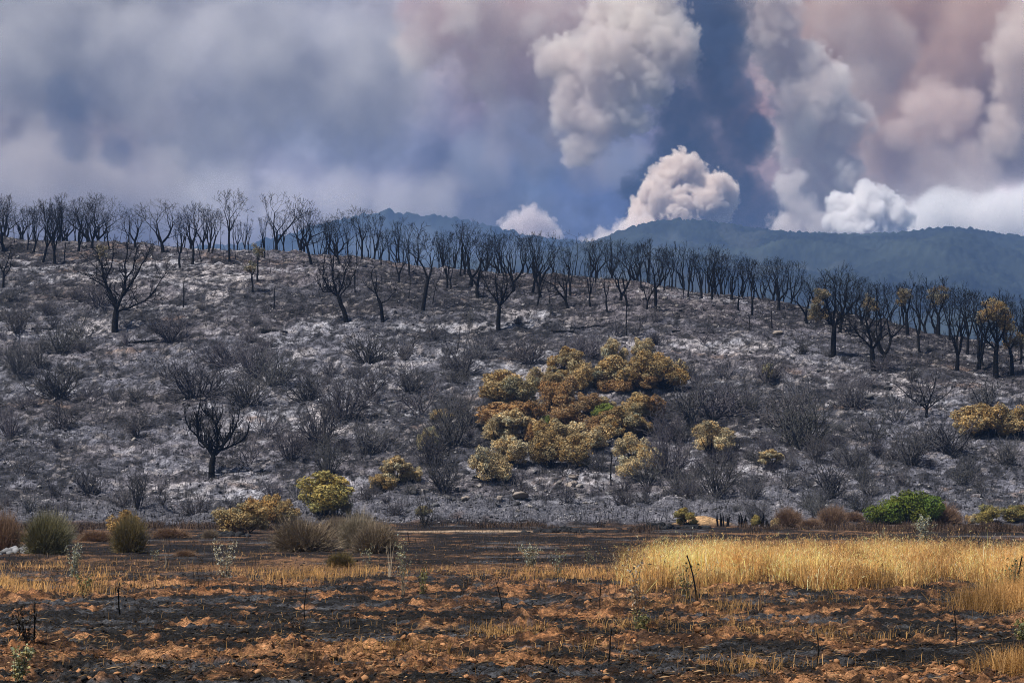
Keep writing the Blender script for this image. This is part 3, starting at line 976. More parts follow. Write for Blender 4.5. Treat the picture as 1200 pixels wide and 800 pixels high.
shaped_tree(1024, 436, [([(0, -3), (-1, 14), (-2, 28)], .28, .22), ([(-2, 28), (-8, 36), (-18, 46), (-22, 52)], .10, .05), ([(-2, 28), (-6, 48), (-10, 64), (-8, 78)], .13, .05),
    ([(-1, 28), (8, 40), (10, 54), (9, 70)], .13, .05), ([(-14, 42), (-26, 44), (-30, 50)], .06, .03), ([(-6, 50), (2, 66), (3, 80)], .08, .04)],
    'burnt oak forked low into a wide vee on the bare ash', 513, 3, 4, 0.8, foliage=[(-6, 84, 9, 500, TANF), (0, 76, 8, 350, TANF)])
shaped_tree(1064, 397, [([(0, -3), (-1, 12), (-1, 24)], .2, .15), ([(-1, 24), (-6, 36), (-8, 48)], .1, .05), ([(-1, 24), (2, 38), (4, 50)], .1, .05)],
    'small burnt oak with a rusty tuft of leaves at the top', 515, 3, 3, 0.7, foliage=[(-4, 46, 9, 1300, TANF), (-8, 38, 5, 300, GOLDF)])
shaped_tree(1100, 392, [([(0, -3), (0, 16), (0, 28)], .22, .17), ([(0, 28), (-6, 44), (-10, 58)], .11, .05), ([(0, 28), (6, 44), (8, 60)], .11, .05)],
    'burnt oak keeping a tan crown of scorched leaves amid black trees', 517, 3, 4, 0.8, foliage=[(-6, 50, 10, 1500, TANF), (5, 56, 9, 1200, TANF)])
shaped_tree(1167, 438, [([(0, -3), (0, 18), (2, 40)], .28, .2), ([(2, 40), (-6, 56), (-12, 72)], .12, .05), ([(2, 40), (10, 56), (14, 74)], .12, .05), ([(0, 34), (-10, 44), (-14, 56)], .1, .04), ([(2, 42), (2, 60), (2, 82)], .09, .04)],
    'burnt oak with a broad golden brown scorched crown', 519, 3, 4, 0.9, foliage=[(-8, 78, 12, 1500, GOLDF), (8, 70, 12, 1700, GOLDF), (2, 84, 9, 900, GOLDF), (-14, 68, 7, 600, TANF)])
shaped_tree(1186, 436, [([(0, -3), (0, 14), (-2, 30)], .2, .15), ([(-2, 30), (-8, 44), (-10, 58)], .1, .05), ([(-2, 30), (6, 44), (12, 56)], .1, .04), ([(0, 16), (8, 18), (14, 22)], .06, .03)],
    'smaller burnt oak with drooping tan leaf clumps next to the golden one', 521, 3, 3, 0.8, foliage=[(0, 46, 12, 1600, GOLDF), (12, 40, 9, 900, TANF), (-6, 60, 8, 700, GOLDF)])
shaped_tree(296, 344, [([(0, -3), (0, 10), (-1, 20)], .12, .09), ([(-1, 20), (-3, 28), (-2, 36)], .06, .03), ([(-1, 20), (2, 28), (3, 34)], .05, .03)],
    'slim young tree with an olive tuft of leaves, lower of two', 523, 2, 3, 0.5, foliage=[(-2, 32, 6, 1000, PALEF), (-3, 27, 4, 300, TANF)])
shaped_tree(302, 331, [([(0, -3), (0, 12), (0, 26)], .12, .09), ([(0, 26), (-2, 34), (1, 42)], .06, .03), ([(0, 26), (3, 34), (4, 40)], .05, .03)],
    'slim young tree with an olive tuft of leaves, upper of two', 525, 2, 3, 0.5, foliage=[(1, 38, 6.5, 1000, PALEF), (4, 33, 4, 300, TANF)])
shaped_tree(4, 337, [([(0, -3), (0, 10), (0, 20)], .14, .1), ([(0, 18), (-6, 30), (-8, 42)], .08, .03), ([(0, 20), (4, 32), (6, 44)], .08, .03), ([(0, 12), (8, 24), (10, 34)], .06, .03)],
    'short bushy burnt tree below the crest beside bare ash', 527, 4, 3, 0.6)
shaped_tree(534, 433, [([(0, -2), (0, 6), (-1, 10)], .09, .07), ([(-1, 10), (-8, 20), (-12, 30)], .05, .02), ([(-1, 10), (3, 24), (4, 40)], .05, .02), ([(0, 6), (8, 14), (12, 24)], .04, .02)],
    'small dead sapling with bare spreading twigs on grey ash', 529, 3, 3, 0.5)
shaped_tree(1086, 492, [([(0, -2), (0, 6), (0, 12)], .14, .1), ([(0, 10), (-10, 18), (-22, 26), (-30, 34)], .07, .03), ([(0, 12), (-4, 24), (-8, 38)], .07, .03), ([(0, 12), (6, 26), (10, 40)], .07, .03), ([(0, 10), (12, 20), (24, 28)], .06, .03), ([(-4, 14), (-16, 16), (-26, 18)], .05, .02)],
    'low wide burnt tree with bare spreading limbs above the golden shrubs', 531, 4, 3, 0.8)

# lone charred poles
POLES = [(215, 361, 34, 'single straight charred pole on the slope'), (716, 566, 36, 'charred pole standing below the golden thicket'), (321, 363, 24, 'short charred pole on pale ash'),
         (416, 342, 26, 'charred pole under the crest oaks'), (905, 385, 22, 'charred pole beside grey rocks'), (879, 388, 18, 'short charred pole by the white ash')]
for i, (px, by, h, lab) in enumerate(POLES):
    rng = np.random.default_rng(900 + i)
    x, y = hit(px, by); m = y / F
    segs = []; p = np.array([0, 0, -0.3]); r = 0.10
    n = 6
    for k in range(n):
        d = unit(np.array([rng.normal(0, .05), rng.normal(0, .05), 1]))
        q = p + d * (h * m + .3) / n
        segs.append([*p, *q, r, r * .88, 1]); p = q; r *= .88
        if k > 1 and rng.random() < .7:
            segs.append([*p, *(p + unit(rng.normal(0, 1, 3) + [0, 0, .5]) * rng.uniform(.2, .5)), r * .5, .008, 1])
    v, q = tubes(segs, 5)
    o = link('charred_pole', make_mesh('charred_pole', v, q, smooth=True), M_bark, None, (x, y, gz(x, y)))
    tag(o, lab, 'dead stem')

# ------------------------------------------------------------------ shrubs
def burnt_shrub_mesh(seed, kind):
    rng = np.random.default_rng(seed)
    segs = []
    if kind == 'dome':
        ns, sp, lv, ln = 26, 0.95, 4, 0.62
    elif kind == 'upright':
        ns, sp, lv, ln = 13, 0.45, 4, 0.8
    elif kind == 'sparse':
        ns, sp, lv, ln = 7, 0.8, 4, 0.75
    else:
        ns, sp, lv, ln = 15, 1.2, 3, 0.55
    for i in range(ns):
        a = rng.uniform(0, 6.28); s = sp * math.sqrt(rng.random())
        d = unit(np.array([math.cos(a) * math.sin(s), math.sin(a) * math.sin(s), math.cos(s)]))
        p = np.array([math.cos(a) * 0.12 * rng.random(), math.sin(a) * 0.12 * rng.random(), -0.08])
        grow(segs, p, d, ln * rng.uniform(0.6, 1.1), 0.030 if kind != 'sparse' else 0.04, 2, lv, rng, 0.08, 0.25, 0.5, (2, 3), (0.55, 0.8))
    s = np.array(segs)
    H = np.percentile(s[:, 5], 97); s[:, :6] /= H; s[:, 6:8] = np.clip(s[:, 6:8], 0.0055, 0.018)
    v, q = tubes(s[:, :8], 3)
    wd = np.percentile(np.abs(v[:, 0]), 95) * 2
    me = make_mesh('burnt_shrub', v, q)
    me.materials.append(M_shrub)
    return me, wd


M_shrub = mat_tint('burnt_shrub_twigs', 0.0, 0.9, 0.15)
# that material needs a leaf tone attribute; twigs carry an even one
def even_attr(me, rng):
    n = len(me.vertices)
    a = np.ones((n, 4), np.float32); a[:, :3] = rng.uniform(0.7, 1.3, (n, 1))
    ca = me.color_attributes.new('Col', 'FLOAT_COLOR', 'POINT'); ca.data.foreach_set('color', a.ravel())


SH = {}
for j, (k, n) in enumerate((('dome', 5), ('upright', 4), ('sparse', 4), ('low', 4))):
    SH[k] = []
    for i in range(n):
        me, wd = burnt_shrub_mesh(2000 + 100 * j + i, k)
        even_attr(me, prng)
        SH[k].append((me, wd))
SLAB = {'dome': 'burnt twig dome', 'upright': 'burnt upright brush', 'sparse': 'burnt bare forked shrub', 'low': 'burnt twig mat'}
SGRP = {'dome': 'domed burnt shrubs', 'upright': 'upright burnt shrubs', 'sparse': 'sparse burnt shrubs', 'low': 'low burnt shrubs'}
scount = 0


def burnt_shrub(px, by, wpx, hpx, kind, tone=(0.045, 0.043, 0.045), label=None, xy=None):
    global scount
    me, wd = SH[kind][scount % len(SH[kind])]; scount += 1
    x, y = xy if xy else hit(px, by)
    m = y / F
    o = bpy.data.objects.new('burnt_shrub', me); col.objects.link(o)
    o.location = (x, y, gz(x, y) - 0.04)
    o.rotation_euler = (0, 0, prng.uniform(0, 6.28))
    sx = wpx * m / wd
    o.scale = (sx, sx, hpx * m)
    o.color = (*tone, 1)
    if not label:
        pxx, pyy = project(x, y, o.location[2])
        hm = hpx * m
        sz = 'large' if hm > 2.0 else 'small' if hm < 1.1 else 'knee high' if hm < 1.4 else 'waist high'
        lum = tone[0]
        cw = 'pale grey' if lum > .105 else 'ash grey' if lum > .08 else 'dark grey' if lum > .06 else 'sooty'
        label = f'{sz} {cw} {SLAB[kind]} {near_mark(pxx, pyy)}'
        tag(o, label, 'shrub', SGRP[kind])
    else:
        tag(o, label, 'shrub')
    return o


SPEC = [(68, 462, 62, 38, 'dome'), (72, 505, 34, 28, 'upright'), (110, 470, 30, 20, 'low'), (118, 493, 36, 22, 'low'), (160, 516, 28, 22, 'upright'), (105, 575, 34, 30, 'upright'), (161, 598, 30, 46, 'upright'),
        (190, 596, 20, 22, 'sparse'), (35, 603, 18, 26, 'upright'), (12, 512, 34, 34, 'dome'), (25, 560, 30, 24, 'low'), (405, 492, 52, 46, 'dome'), (490, 482, 46, 38, 'sparse'), (480, 460, 40, 30, 'dome'),
        (430, 470, 40, 40, 'upright'), (540, 440, 44, 30, 'dome'), (1050, 494, 50, 32, 'low'), (838, 588, 56, 46, 'dome'), (800, 580, 40, 34, 'dome'), (880, 592, 30, 30, 'dome'), (940, 528, 70, 56, 'dome'), (920, 505, 60, 40, 'dome'),
        (1000, 556, 44, 34, 'dome'), (975, 592, 40, 44, 'upright'), (955, 545, 36, 30, 'dome'), (835, 490, 66, 44, 'dome'), (870, 480, 40, 30, 'upright'), (530, 525, 54, 56, 'dome'), (505, 545, 40, 40, 'dome'), (520, 580, 44, 40, 'dome'), (545, 500, 40, 40, 'dome'),
        (785, 562, 40, 54, 'dome'), (702, 556, 28, 24, 'dome'), (610, 580, 40, 30, 'sparse'), (680, 545, 30, 26, 'sparse'), (780, 520, 40, 34, 'dome'), (810, 505, 40, 50, 'upright'), (300, 440, 60, 34, 'dome'), (265, 430, 56, 30, 'dome'),
        (200, 400, 50, 28, 'dome'), (95, 395, 40, 26, 'low'), (115, 362, 36, 30, 'dome'), (20, 390, 40, 30, 'upright'), (70, 412, 44, 34, 'dome'), (20, 440, 40, 36, 'dome'), (45, 430, 30, 30, 'upright'), (230, 470, 66, 40, 'dome'), (200, 450, 44, 30, 'low'),
        (290, 480, 50, 40, 'dome'), (320, 455, 54, 40, 'dome'), (360, 470, 50, 36, 'dome'), (375, 520, 46, 50, 'dome'), (340, 540, 40, 34, 'dome'), (310, 510, 46, 40, 'low'), (385, 555, 44, 44, 'dome'), (430, 530, 44, 40, 'dome'), (290, 545, 34, 34, 'sparse'),
        (1020, 520, 46, 30, 'low'), (1110, 535, 50, 40, 'upright'), (1065, 545, 50, 40, 'dome'), (1180, 550, 44, 30, 'dome'), (1130, 560, 36, 26, 'low'), (900, 540, 36, 30, 'dome'), (1155, 475, 34, 30, 'upright'), (900, 448, 40, 28, 'dome'), (940, 470, 44, 34, 'low'),
        (1080, 465, 40, 26, 'low'), (1000, 480, 50, 34, 'dome'), (850, 440, 36, 22, 'low'), (690, 420, 44, 30, 'dome'), (620, 425, 44, 28, 'dome'), (560, 420, 40, 26, 'low'), (470, 420, 40, 26, 'sparse'), (430, 425, 44, 34, 'dome'), (505, 400, 30, 24, 'sparse'),
        (720, 395, 24, 20, 'sparse'), (745, 394, 24, 22, 'sparse'), (825, 405, 22, 18, 'sparse'), (760, 570, 36, 30, 'upright'), (660, 590, 24, 24, 'sparse'), (885, 612, 30, 30, 'dome')]
for (px, by, wp, hp, k) in SPEC:
    t = prng.uniform(0.055, 0.12)
    burnt_shrub(px, by, wp, hp, k, (t, t * prng.uniform(0.9, 0.98), t * prng.uniform(0.93, 1.06)))
# the rest of the scrub, spaced out over the slope
spots = [hit(s[0], s[1]) for s in SPEC]
tries = 0
while scount < 297 and tries < 9000:
    tries += 1
    py = prng.uniform(345, 604); px = prng.uniform(-40, 1240)
    if 552 < px < 800 and 440 < py < 560:
        continue
    if py < np.interp(px, CX, CYP) + 45:
        continue
    x, y = hit(px, py)
    if y < 151:
        continue
    dens = float(fbm(np.array([x / 16]), np.array([y / 16]), 3, 61)[0])
    if prng.random() > (dens - 0.28) * 2.6:
        continue
    if any((x - a) ** 2 + (y - b) ** 2 < 1.7 for a, b in spots):
        continue
    spots.append((x, y))
    k = prng.choice(['dome', 'upright', 'sparse', 'low'], p=[.42, .18, .22, .18])
    h = prng.uniform(0.6, 1.6) * {'dome': 1, 'upright': 1.15, 'sparse': 1.0, 'low': .65}[k]
    wd = h * {'dome': 1.5, 'upright': .9, 'sparse': 1.0, 'low': 2.2}[k] * prng.uniform(.8, 1.2)
    t = prng.uniform(0.045, 0.13)
    burnt_shrub(0, 0, wd * ppm(y), h * ppm(y), k, (t, t * prng.uniform(0.9, 0.98), t * prng.uniform(0.93, 1.06)), xy=(x, y))


# leafy shrubs, scorched or green: lobed crowns of small leaves on short stems
def leafy_mesh(seed, nl, n, wide=1.0, leaf=0.035, low=0.02):
    rng = np.random.default_rng(seed)
    cen, rad = [], []
    for i in range(nl):
        a = rng.uniform(0, 6.28); q = math.sqrt(rng.random()) * 0.36 * wide
        r = rng.uniform(0.13, 0.27)
        cen.append((q * math.cos(a), q * math.sin(a), rng.uniform(0.22, 0.98 - r * 1.05) * (1 - 0.9 * q * q))); rad.append(r)
    for i in range(nl * 6):              # small tufts that roughen the outline
        k = rng.integers(nl); d = unit(rng.normal(0, 1, 3) + [0, 0, .4])
        cen.append(tuple(np.array(cen[k]) + d * rad[k] * 0.9)); rad.append(rng.uniform(0.035, 0.11))
    V, q, c = leaf_cloud(cen, rad, n, leaf, rng, 0.92, 0.5, low)
    top = np.percentile(V[:, 2], 99.5); V = V / top
    c = c * (0.9 + 0.15 * rng.random())
    vein = fbm(V[:, 0] * 4 + seed, V[:, 2] * 4 + V[:, 1] * 3, 3, seed)[:, None]          # patches scorched darker or paler
    c = c * (0.62 + 0.8 * vein) * np.array([[1.0, 1.0, 1.0]])
    me = make_mesh('foliage', V, q, c); me.materials.append(M_leaf)
    segs = []
    for (p, r) in list(zip(cen, rad))[:nl]:
        b = np.array([rng.normal(0, .04), rng.normal(0, .04), -0.06]); e_ = np.array(p) / top
        mid_ = (b + e_) / 2 + rng.normal(0, .03, 3)
        segs.append([*b, *mid_, .022, .016, 1]); segs.append([*mid_, *e_, .016, .008, 1])
        for _ in range(6):
            segs.append([*e_, *(e_ + unit(rng.normal(0, 1, 3) + [0, 0, .3]) * r * 1.5), .007, .003, 1])
    v2, q2 = tubes(segs, 4)
    st = make_mesh('stems', v2, q2); st.materials.append(M_bark)
    wdt = np.percentile(np.abs(V[:, :2]), 98) * 2
    return me, st, wdt


LF = [leafy_mesh(3000 + i, nl, 9500, w_, 0.023) for i, (nl, w_) in enumerate(((10, 1.0), (13, 1.15), (16, 1.3), (9, .9), (12, 1.2), (14, 1.0), (11, 1.25), (15, 1.1)))]
G = (0.35, 0.25, 0.115); T = (0.43, 0.335, 0.185); RU = (0.30, 0.185, 0.085); OL = (0.29, 0.25, 0.145); GN = (0.15, 0.18, 0.035); YG = (0.27, 0.215, 0.07); OR = (0.40, 0.25, 0.09)
lcount = 0


def leafy(px, by, wp, hp, colr, label, group=None, stems=True, var=None, green=None):
    global lcount
    f, st, wdt = LF[lcount % len(LF) if var is None else var]; lcount += 1
    x, y = hit(px, by); m = y / F
    e = bpy.data.objects.new('leafy_shrub', None); e.empty_display_size = .3
    col.objects.link(e)
    e.location = (x, y, gz(x, y) - 0.05); e.rotation_euler = (0, 0, prng.uniform(0, 6.28))
    sx = wp * m / wdt
    e.scale = (sx, sx, hp * m)
    tag(e, label, 'shrub', group)
    o = link('foliage', f, None, e)
    j = prng.uniform(0.88, 1.12)
    o.color = (colr[0] * j, colr[1] * j, colr[2] * j, 1)
    link('stems', st, None, e)
    return e


cn = {id(G): 'golden brown', id(T): 'pale straw', id(RU): 'rusty brown', id(OL): 'dull olive', id(GN): 'green', id(YG): 'yellow green', id(OR): 'orange'}
THICK = [(588, 472, 50, 38, G), (610, 477, 44, 32, OL), (628, 457, 26, 24, T), (660, 442, 38, 32, G), (681, 454, 36, 34, G), (650, 456, 32, 22, G), (660, 472, 44, 30, RU), (651, 484, 38, 30, RU), (585, 499, 58, 26, RU), (622, 495, 44, 24, RU),
         (584, 519, 40, 28, T), (606, 517, 44, 34, T), (573, 566, 40, 36, T), (596, 551, 38, 30, T), (720, 427, 30, 27, T), (754, 419, 24, 21, T), (722, 453, 44, 36, G), (745, 453, 40, 38, G), (776, 453, 48, 38, G), (702, 452, 30, 30, OL), (720, 456, 34, 20, RU), (762, 456, 30, 18, RU),
         (709, 478, 24, 14, T), (733, 499, 32, 22, OL), (748, 494, 34, 32, G), (766, 492, 32, 24, RU), (705, 513, 40, 28, RU), (726, 515, 40, 34, G), (662, 504, 50, 24, RU), (644, 530, 40, 32, G), (688, 527, 50, 28, T), (645, 551, 36, 38, G), (676, 551, 42, 38, G), (664, 540, 30, 26, T), (740, 539, 36, 28, T),
         (755, 511, 22, 18, G), (740, 562, 34, 22, T), (762, 553, 32, 26, T), (628, 520, 26, 22, RU), (690, 485, 30, 22, RU)]
for (px, by, wp, hp, c) in THICK:
    sz = 'large' if wp * hp > 1400 else 'small' if wp * hp < 800 else 'middling'
    zone = 'at the top of' if by < 462 else 'at the foot of' if by > 536 else 'in the rusty end of' if px < 640 else 'in the heart of' if px < 720 else 'on the open flank of'
    leafy(px, by, wp * 1.12, hp * 1.08, c, f'{sz} {cn[id(c)]} scorched shrub {zone} the golden thicket', f'{cn[id(c)]} shrubs of the thicket')
leafy(709, 491, 32, 20, GN, 'small shrub still bright green inside the scorched thicket')
leafy(638, 500, 14, 14, GN, 'tiny green sprig low in the rusty part of the thicket')
LONE = [(832, 535, 50, 38, T, 'pale straw shrub alone on the ash beside the thicket'), (465, 564, 34, 32, T, 'straw coloured shrub above scattered rocks'), (482, 564, 24, 18, T, 'low straw shrub touching a taller straw shrub'),
        (448, 584, 30, 20, G, 'low brown shrub among stones near the hill foot'), (501, 529, 26, 28, OL, 'olive scorched shrub tucked in grey burnt brush'), (520, 492, 26, 14, T, 'flat straw shrub in front of grey burnt brush'),
        (1135, 510, 46, 36, G, 'golden shrub at the inner end of the row on the slope'), (1165, 510, 50, 38, G, 'tall golden shrub in the middle of the row on the slope'), (1196, 512, 50, 36, G, 'golden shrub at the outer end of the row on the slope'),
        (905, 552, 28, 18, T, 'small straw topped shrub on bare stems'), (900, 446, 22, 18, OL, 'grey olive shrub on the upper slope'),
        (285, 626, 56, 36, G, 'bright golden shrub at the foot of the hill'), (308, 612, 50, 36, OR, 'orange tan shrub behind the golden one at the hill foot'), (338, 612, 30, 28, G, 'golden shrub squeezed between orange and yellow green shrubs'),
        (378, 608, 68, 50, YG, 'large shrub turning from green to yellow at the hill foot'), (394, 606, 34, 34, G, 'golden flank shrub against the large yellow green one'),
        (145, 627, 38, 28, OR, 'bright orange shrub half hidden behind a dark broom bush'), (805, 616, 28, 20, YG, 'little yellow shrub on the sandy mound'),
        (1160, 612, 36, 22, YG, 'yellow green shrub on the burnt field by the track'), (1190, 612, 36, 20, YG, 'low yellow green shrub at the far end of the field'), (1140, 612, 16, 12, T, 'small pale shrub beside the yellow green ones'),
        (498, 604, 18, 12, OL, 'brown leaf tuft on a burnt bush'), (262, 545, 1, 1, T, '')]
def big_green():
    """one wide evergreen shrub, two joined humps"""
    rng = np.random.default_rng(3777)
    x, y = hit(1058, 614); m = y / F
    cen, rad = [], []
    for i in range(26):
        a = rng.uniform(-1, 1)
        top = 44 if a > 0 else 36
        cx_ = a * 36; r = rng.uniform(9, 14)
        cen.append((cx_ * m, rng.uniform(-18, 18) * m, rng.uniform(8, top - r) * m * (1 - .18 * a * a))); rad.append(r * m)
    for i in range(60):
        k = rng.integers(26); d = unit(rng.normal(0, 1, 3) + [0, -.2, .4])
        cen.append(tuple(np.array(cen[k]) + d * rad[k] * .9)); rad.append(rng.uniform(3, 5.5) * m)
    V, q, c = leaf_cloud(cen, rad, 15000, .085, rng, .95, .55, .1)
    e = bpy.data.objects.new('leafy_shrub', None); e.empty_display_size = .3; col.objects.link(e)
    e.location = (x, y, gz(x, y) - .05)
    tag(e, 'big bright green shrub untouched by fire on the burnt field', 'shrub')
    me = make_mesh('foliage', V, q, c); me.materials.append(M_leaf)
    o = link('foliage', me, None, e); o.color = (.10, .125, .014, 1)
    segs = []
    for p_ in cen[:26]:
        b0 = np.array([p_[0] * .5, p_[1] * .5, -.1])
        segs.append([*b0, *p_, .05, .02, 1])
    v_, q_ = tubes(segs, 5)
    me = make_mesh('stems', v_, q_); me.materials.append(M_bark)
    link('stems', me, None, e)


big_green()
for (px, by, wp, hp, c, lab) in LONE[:-1]:
    leafy(px, by, wp, hp, c, lab)


# broom bushes: sheaf of very many fine stems
def broom_mesh(seed, n=1500, spread=0.75):
    rng = np.random.default_rng(seed)
    ns = 16                                                   # sheaves of unequal length
    ga = rng.uniform(0, 6.28, ns); gs = spread * np.sqrt(rng.random(ns)); gl = rng.uniform(.62, 1.05, ns)
    k = rng.integers(0, ns, n)
    G0 = np.stack([np.cos(ga) * np.sin(gs), np.sin(ga) * np.sin(gs), np.cos(gs)], 1)
    d = G0[k] + rng.normal(0, .32, (n, 3)); d[:, 2] = np.abs(d[:, 2]) + .05; d /= np.linalg.norm(d, axis=1, keepdims=True)
    L = gl[k] * rng.uniform(.5, 1.08, n)
    b = np.stack([d[:, 0] * .12 + rng.normal(0, .03, n), d[:, 1] * .12 + rng.normal(0, .03, n), np.full(n, -0.05)], 1)
    t0 = rng.uniform(0.05, 0.85, n)[:, None]
    P0 = b + d * L[:, None] * t0
    P1 = b + d * L[:, None] * (0.5 + 0.5 * t0) + rng.normal(0, .02, (n, 3))
    P2 = b + d * L[:, None] + rng.normal(0, .075, (n, 3)) + np.array([0, 0, .03])
    wv = np.cross(d, rng.normal(0, 1, (n, 3))); wv /= np.linalg.norm(wv, axis=1, keepdims=True); wv *= 0.0048
    V = np.stack([P0 - wv, P0 + wv, P1 - wv, P1 + wv, P2], 1).reshape(-1, 3)
    o = np.arange(n)[:, None] * 5
    q = np.concatenate([o, o + 1, o + 3, o + 2], 1); t = np.concatenate([o + 2, o + 3, o + 4], 1)
    tone = rng.uniform(.6, 1.4, n)
    c = np.repeat(tone, 5)[:, None] * np.ones((1, 3))
    me = make_mesh('broom', V / np.percentile(V[:, 2], 99), [q, t], c); me.materials.append(M_broom)
    segs = []
    for i in range(26):
        aa = rng.uniform(0, 6.28); ss = spread * rng.random() * .9
        e_ = np.array([math.cos(aa) * math.sin(ss), math.sin(aa) * math.sin(ss), math.cos(ss)]) * rng.uniform(.4, .7)
        segs.append([0, 0, -.06, *(e_ * .5 + rng.normal(0, .02, 3)), .016, .011, 1]); segs.append([*segs[-1][3:6], *e_, .011, .004, 1])
    v, qq = tubes(segs, 4)
    st = make_mesh('broom_stems', v, qq); st.materials.append(M_bark)
    return me, st, np.percentile(np.abs(V[:, 0]), 97) * 2


BR = [broom_mesh(4000, 8000, .85), broom_mesh(4001, 8000, 1.1), broom_mesh(4002, 3000, .6)]


def broom(px, by, wp, hp, colr, label, var):
    x, y = hit(px, by); m = y / F
    f, st, wdt = BR[var]
    e = bpy.data.objects.new('broom_bush', None); e.empty_display_size = .3
    col.objects.link(e); e.location = (x, y, gz(x, y) - .04); e.rotation_euler = (0, 0, prng.uniform(0, 6.28))
    sx = wp * .82 * m / wdt; e.scale = (sx, sx, hp * .86 * m)
    tag(e, label, 'shrub')
    o = link('foliage', f, None, e); o.color = (*colr, 1)
    link('stems', st, None, e)


DK = (0.14, 0.125, 0.06); BRN = (0.20, 0.15, 0.10); GBR = (0.27, 0.22, 0.15); RBR = (0.21, 0.13, 0.08)
for a in [(52, 651, 48, 52, DK, 'dark olive broom bush on the burnt field', 0), (60, 640, 44, 44, (.22, .2, .13), 'paler broom bush crowded behind a dark olive one', 1), (153, 650, 38, 50, (.15, .115, .05), 'narrow footed dark broom bush before an orange shrub', 0),
          (4, 648, 34, 52, RBR, 'dark reddish broom bush at the field edge', 1), (356, 648, 66, 44, BRN, 'wide brown scorched broom bush on bare field', 1), (420, 644, 44, 46, GBR, 'grey brown broom bush, paler of a touching pair', 0),
          (440, 650, 48, 42, BRN, 'brown broom bush, darker of a touching pair', 1), (1102, 612, 40, 28, RBR, 'low brown broom bush against the big green shrub', 1), (924, 619, 30, 26, RBR, 'brown broom bush near black spiky stumps', 0),
          (975, 618, 30, 28, RBR, 'reddish brown broom bush between stumps and green shrub', 0), (950, 620, 26, 14, RBR, 'low broom bush between two brown broom bushes', 1), (400, 668, 30, 20, (.12, .09, .035), 'small olive brown tuft beside dry grass', 0),
          (330, 610, 30, 20, BRN, 'brown broom bush in front of the orange tan shrub', 1), (395, 628, 30, 24, BRN, 'brown broom bush below the yellow green shrub', 1), (247, 632, 16, 12, BRN, 'tiny brown bush on the burnt field', 1),
          (115, 636, 44, 16, RBR, 'low red brown brush behind the broom bushes', 1), (200, 632, 40, 14, RBR, 'flat red brown brush along the hill foot', 1), (218, 654, 20, 10, RBR, 'tiny red brown tuft on black ground', 1), (20, 636, 30, 16, RBR, 'low red brown brush near the field edge', 1),
          (780, 640, 20, 10, BRN, 'tiny scorched tuft on the dark field', 1), (1000, 612, 22, 12, RBR, 'low red brown brush near the green shrub', 1)]:
    broom(*a)
burnt_shrub(496, 620, 30, 40, 'sparse', (.03, .028, .026), 'burnt bush with black stems beside the sandy track')
burnt_shrub(760, 622, 30, 12, 'low', (.02, .02, .02), 'flattened black twigs at the end of the sandy track')

# ------------------------------------------------------------------ rocks
def ico(sub=1):
    import bmesh
    bm = bmesh.new(); bmesh.ops.create_icosphere(bm, subdivisions=sub, radius=1.0)
    v = np.array([x.co[:] for x in bm.verts]); f = np.array([[q.index for q in p.verts] for p in bm.faces]); bm.free()
    return v, f


IV, IF = ico(1)
IV2, IF2 = ico(2)


def rock_mesh(seed, hi=True):
    rng = np.random.default_rng(seed)
    v, f = (IV2, IF2) if hi else (IV, IF)
    v = v.copy()
    for _ in range(12):                       # cut flat facets
        n = unit(rng.normal(0, 1, 3)); k = rng.uniform(.35, .72)
        d = v @ n
        v = v - np.clip(d - k, 0, None)[:, None] * n
    v += rng.normal(0, .085, v.shape)
    tone = rng.uniform(.75, 1.2, (len(v), 1)) * np.ones((1, 3))
    me = make_mesh('rock', v, f, tone); me.materials.append(M_rock)
    return me


RK = [rock_mesh(5000 + i) for i in range(8)]
ROCKS = [(670, 572, 26, 12, 'pale flat boulder below the golden thicket'), (672, 565, 20, 8, 'slab of pale rock against the thicket edge'), (612, 582, 26, 13, 'tan boulder by a burnt bush on the ash'), (585, 585, 14, 9, 'dark rounded rock left of the tan boulder'),
         (545, 584, 18, 10, 'jagged dark rock with a pale top'), (525, 586, 22, 14, 'dark cracked boulder near the hill foot'), (470, 582, 16, 9, 'grey boulder under the straw shrubs'), (945, 447, 12, 9, 'square tan rock alone on the upper slope'),
         (1020, 467, 18, 10, 'dark boulder with black shaded side on the slope'), (910, 392, 20, 9, 'pale grey rock beside white ash'), (888, 522, 16, 6, 'flat pale stone on dark ash'), (1040, 458, 18, 8, 'grey stone above the dark boulder')]
for i, (px, by, wp, hp, lab) in enumerate(ROCKS):
    x, y = hit(px, by); m = y / F
    o = link('rock', RK[i % len(RK)], None, None, (x, y, gz(x, y) + hp * m * .15))
    o.scale = (wp * m / 2, wp * m * .42, hp * m * .5); o.rotation_euler = (prng.normal(0, .15), prng.normal(0, .15), prng.uniform(0, 6.28))
    c = (0.25, 0.21, 0.18) if ('pale' in lab or 'tan' in lab) else (0.10, 0.095, 0.095)
    o.color = (*c, 1)
    tag(o, lab, 'rock')
n = 0
rs = []
